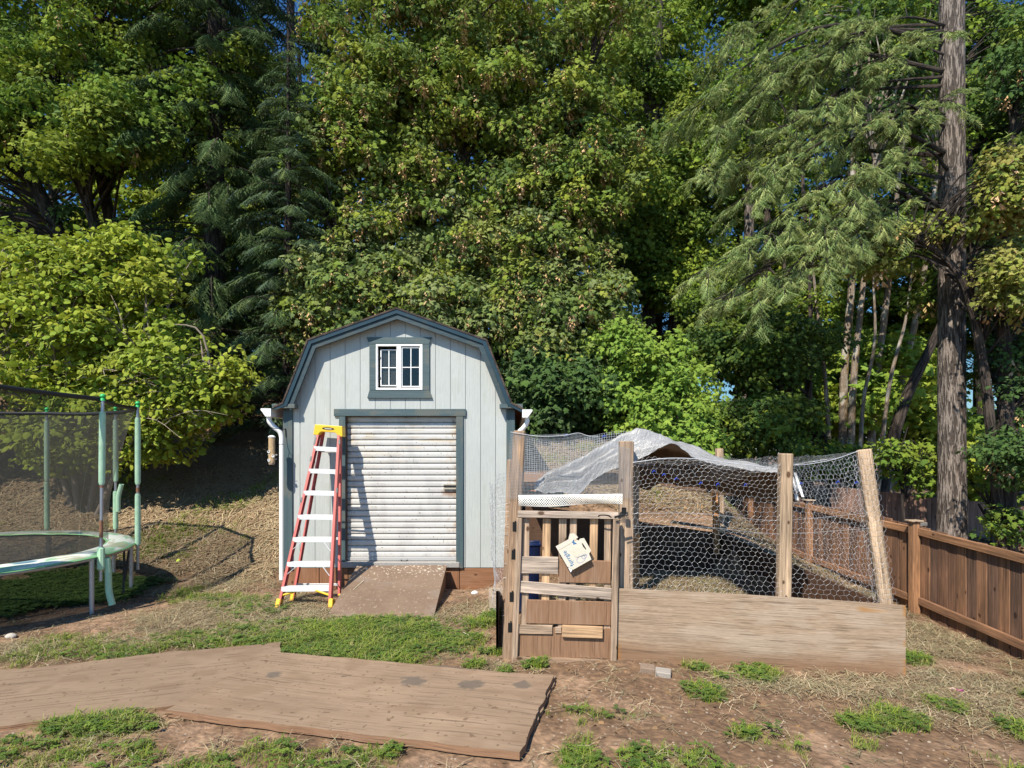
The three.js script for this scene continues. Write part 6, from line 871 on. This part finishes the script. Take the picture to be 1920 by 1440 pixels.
// ---------- grass, straw, clover, litter: countless, scattered over the ground ----------
{
  const blades = (n, h, w, spread, lean, seed) => { const r = rng(seed), pos = []; for (let i = 0; i < n; i++) { const a = r() * 6.283, o = V((r() - 0.5) * spread, 0, (r() - 0.5) * spread), d = V(Math.cos(a), 0, Math.sin(a)), s = V(-d.z, 0, d.x).multiplyScalar(w / 2), H = h * (0.55 + 0.7 * r()), L = lean * H * (0.3 + r()), m = o.clone().addScaledVector(d, L * 0.35).add(V(0, H * 0.6, 0)), t = o.clone().addScaledVector(d, L).add(V(0, H * (1 - 0.3 * lean), 0)), q = (p) => p.toArray(); pos.push(...q(o.clone().add(s)), ...q(o.clone().sub(s)), ...q(m.clone().addScaledVector(s, 0.8)), ...q(o.clone().sub(s)), ...q(m.clone().addScaledVector(s, -0.8)), ...q(m.clone().addScaledVector(s, 0.8)), ...q(m.clone().addScaledVector(s, 0.8)), ...q(m.clone().addScaledVector(s, -0.8)), ...q(t)); } const g = new THREE.BufferGeometry(); g.setAttribute('position', new THREE.Float32BufferAttribute(pos, 3)); g.computeVertexNormals(); return g; };
  const straws = (n, len, w, seed) => { const r = rng(seed), pos = []; for (let i = 0; i < n; i++) { const a = r() * 6.283, d = V(Math.cos(a), (r() - 0.35) * 0.35, Math.sin(a)), s = V(-d.z, 0, d.x).multiplyScalar(w / 2), o = V((r() - 0.5) * 0.14, 0.004 + r() * 0.018, (r() - 0.5) * 0.14), L = len * (0.4 + r()), m = o.clone().addScaledVector(d, L * 0.5).add(V((r() - 0.5) * 0.01, 0.008, (r() - 0.5) * 0.01)), e = o.clone().addScaledVector(d, L), q = p => [p.x, Math.max(p.y, 0.002), p.z]; for (const [A, B] of [[o, m], [m, e]]) pos.push(...q(A.clone().add(s)), ...q(A.clone().sub(s)), ...q(B.clone().add(s)), ...q(A.clone().sub(s)), ...q(B.clone().sub(s)), ...q(B.clone().add(s))); } const g = new THREE.BufferGeometry(); g.setAttribute('position', new THREE.Float32BufferAttribute(pos, 3)); g.computeVertexNormals(); return g; };
  const cloverG = (() => { const r = rng(5), pos = []; for (let i = 0; i < 8; i++) { const o = V((r() - 0.5) * 0.10, 0.03 + r() * 0.04, (r() - 0.5) * 0.10), a0 = r() * 6.28; for (let k = 0; k < 3; k++) { const a = a0 + k * 2.09, d = V(Math.cos(a), 0.25 * (r() - 0.3), Math.sin(a)); leafTris(pos, [[0, 0], [0.45, 0.5], [0.4, 0.95], [0, 0.9]], o, d.normalize(), V(0, 1, 0).addScaledVector(d, -d.y).normalize(), 0.022, 0.1); } } const g = new THREE.BufferGeometry(); g.setAttribute('position', new THREE.Float32BufferAttribute(pos, 3)); g.computeVertexNormals(); return g; })();
  const clods = (() => { const g = new THREE.IcosahedronGeometry(0.011, 1), p = g.attributes.position; for (let i = 0; i < p.count; i++) { const k = 0.75 + 0.5 * hash2(p.getX(i) * 9000, p.getY(i) * 9000 + p.getZ(i) * 5000, 3); p.setXYZ(i, p.getX(i) * k * 1.2, p.getY(i) * k * 0.7, p.getZ(i) * k); } g.computeVertexNormals(); return g; })();
  // keep clear of the plywood sheets and the ramp
  const onSheet = (x, d) => { const test = (A, B, w) => { const ux = B[0] - A[0], ud = B[1] - A[1], l = Math.hypot(ux, ud), s = ((x - A[0]) * ux + (d - A[1]) * ud) / l, t = ((x - A[0]) * ud + (d - A[1]) * -ux) / l; return s > -0.01 && s < l + 0.01 && t > -0.02 && t < w + 0.01; }; return test([-4.35, 4.82], [-2.18, 5.545], 1.22) || test([-2.10, 5.26], [0.36, 4.70], 1.27); };
  const blocked = (x, d) => onSheet(x, d) || (x > -2.08 && x < -0.86 && d > 6.5 && d < 7.9) || (x > -3.1 && x < 0.03 && d > 7.86 && d < 11.7) || (x > 4.93 && x < 5.1);
  function scatter(name, label, geos, material, tries, box, dens, colors, sMin, sMax, seed, up = 0) {
    const r = rng(seed), per = geos.map(() => []); let k = 0;
    for (let i = 0; i < tries; i++) { const d = lerp(box[2], box[3], Math.pow(r(), box[4] || 1)), x = lerp(box[0], box[1], r()); if (Math.abs(x) > d * 0.93 + 0.3 || blocked(x, d)) continue; const w = dens(x, d); if (r() > w) continue; per[k++ % geos.length].push([x, d, r() * 6.283, lerp(sMin, sMax, r()) * (name === 'short_grass' ? 0.5 + 0.5 * w : 1), pick(r, colors)]); }
    geos.forEach((g, gi) => { if (!per[gi].length) return; const m = new THREE.InstancedMesh(g, material, per[gi].length), mm = new THREE.Matrix4(), e = 0.06; per[gi].forEach(([x, d, a, s, c], i) => { const n = V(hgt(x - e, d) - hgt(x + e, d), 2 * e, hgt(x, d + e) - hgt(x, d - e)).normalize(); if (n.y < 0.55) n.set(0, 1, 0); const q = new THREE.Quaternion().setFromUnitVectors(QY, n).multiply(new THREE.Quaternion().setFromAxisAngle(QY, a)); m.setMatrixAt(i, mm.compose(G(x, d, up), q, V(s, s * (0.8 + 0.4 * hash2(i, gi, 3)), s))); m.setColorAt(i, c); }); m.name = numbered(name); shadow(m); scene.add(m); tag(m, label, name === 'soil_crumbs' ? 'soil' : name === 'dry_straw' ? 'straw' : name === 'clover' ? 'clover' : name === 'leaf_litter' ? 'leaf litter' : 'grass', null, 'stuff'); });
  }
  const GRASS = leafMat(1, 0.3), STRAW = mat(0xffffff, 0.85);
  const greens = [[0.15, 0.24, 0.022], [0.21, 0.29, 0.025], [0.10, 0.17, 0.02], [0.27, 0.31, 0.05], [0.36, 0.32, 0.13]], tan2 = [[0.30, 0.21, 0.12], [0.22, 0.14, 0.075], [0.42, 0.32, 0.19], [0.15, 0.095, 0.05], [0.26, 0.21, 0.12]], tan = [[0.38, 0.28, 0.16], [0.28, 0.19, 0.10], [0.52, 0.41, 0.26], [0.19, 0.12, 0.065], [0.32, 0.29, 0.17], [0.15, 0.095, 0.055], [0.24, 0.24, 0.12]], litter = [[0.16, 0.09, 0.04], [0.24, 0.14, 0.06], [0.11, 0.065, 0.035]];
  scatter('short_grass', 'short green grass growing over the yard and slope', [blades(9, 0.085, 0.0065, 0.09, 0.85, 1)], GRASS, 150000, [-6.5, 5, 3.2, 8.6], (x, d) => { const g = cover(x, d).green; return Math.pow(g, 1.25) * (0.35 + 0.65 * sstep(0.3, 0.55, fbm(x * 5, d * 5, 1401, 2))); }, greens, 0.45, 1.25, 1001);
  scatter('short_grass', 'sparse green grass on the rising slope', [blades(8, 0.12, 0.010, 0.12, 0.8, 2)], GRASS, 60000, [-11, 5, 8.2, 13], (x, d) => cover(x, d).green * 0.9, greens, 0.6, 1.2, 1002);
  scatter('dry_straw', 'dry straw and dead grass strewn over the yard', [straws(10, 0.105, 0.0034, 3)], STRAW, 110000, [-6.5, 5, 3.2, 8.4], (x, d) => { const c = cover(x, d); return Math.max(c.dry * c.dry * 0.9, 0.012) * (1 - 0.7 * c.green) + 0.07 * c.green; }, tan, 0.5, 1.2, 1003);
  scatter('dry_straw', 'dry dead grass covering the slope', [straws(11, 0.17, 0.0075, 4)], STRAW, 60000, [-11, 5, 8.2, 13.5], (x, d) => cover(x, d).dry * 0.8, tan2, 0.7, 1.5, 1004);
  scatter('clover', 'dark green clover growing in the shade under the trampoline', [cloverG], GRASS, 26000, [-8.5, -4, 6, 9.5], (x, d) => cover(x, d).clover, [[0.07, 0.14, 0.02], [0.10, 0.18, 0.03], [0.05, 0.11, 0.02]], 0.8, 1.4, 1005);
  scatter('clover', 'low clover and weeds mixed into the lawn patch', [cloverG], GRASS, 30000, [-4, 4.6, 3.3, 7.4], (x, d) => Math.pow(cover(x, d).green, 2) * 0.8, [[0.10, 0.18, 0.02], [0.16, 0.23, 0.03], [0.07, 0.13, 0.02]], 0.5, 0.95, 1006);
  scatter('soil_crumbs', 'small clods and grit on the bare dirt', [clods], mat(0xffffff, 0.95), 26000, [-6, 5, 3.3, 8.4], (x, d) => 0.35 * (1 - cover(x, d).green), [[0.24, 0.17, 0.115], [0.29, 0.215, 0.15], [0.18, 0.125, 0.085], [0.31, 0.25, 0.19]], 0.25, 0.85, 1007, 0.001);
  scatter('leaf_litter', 'brown fallen leaves lying on the slope under the bushes', [sprig(HAZEL, 5, 0.07, 0.14, 77, 0.05)], STRAW, 22000, [-12, 12, 8.8, 17], (x, d) => 0.2 + 0.4 * sstep(8.8, 10.5, d), litter, 0.6, 1.2, 1008, 0.015);
  scatter('leaf_litter', 'a few dry brown leaves blown over the yard', [sprig(HAZEL, 1, 0.045, 0.02, 79, 0.2)], STRAW, 4000, [-6, 5, 3.3, 8.6], () => 0.3, litter, 0.5, 1.1, 1009, 0.006);
}
renderer.render(scene, camera);
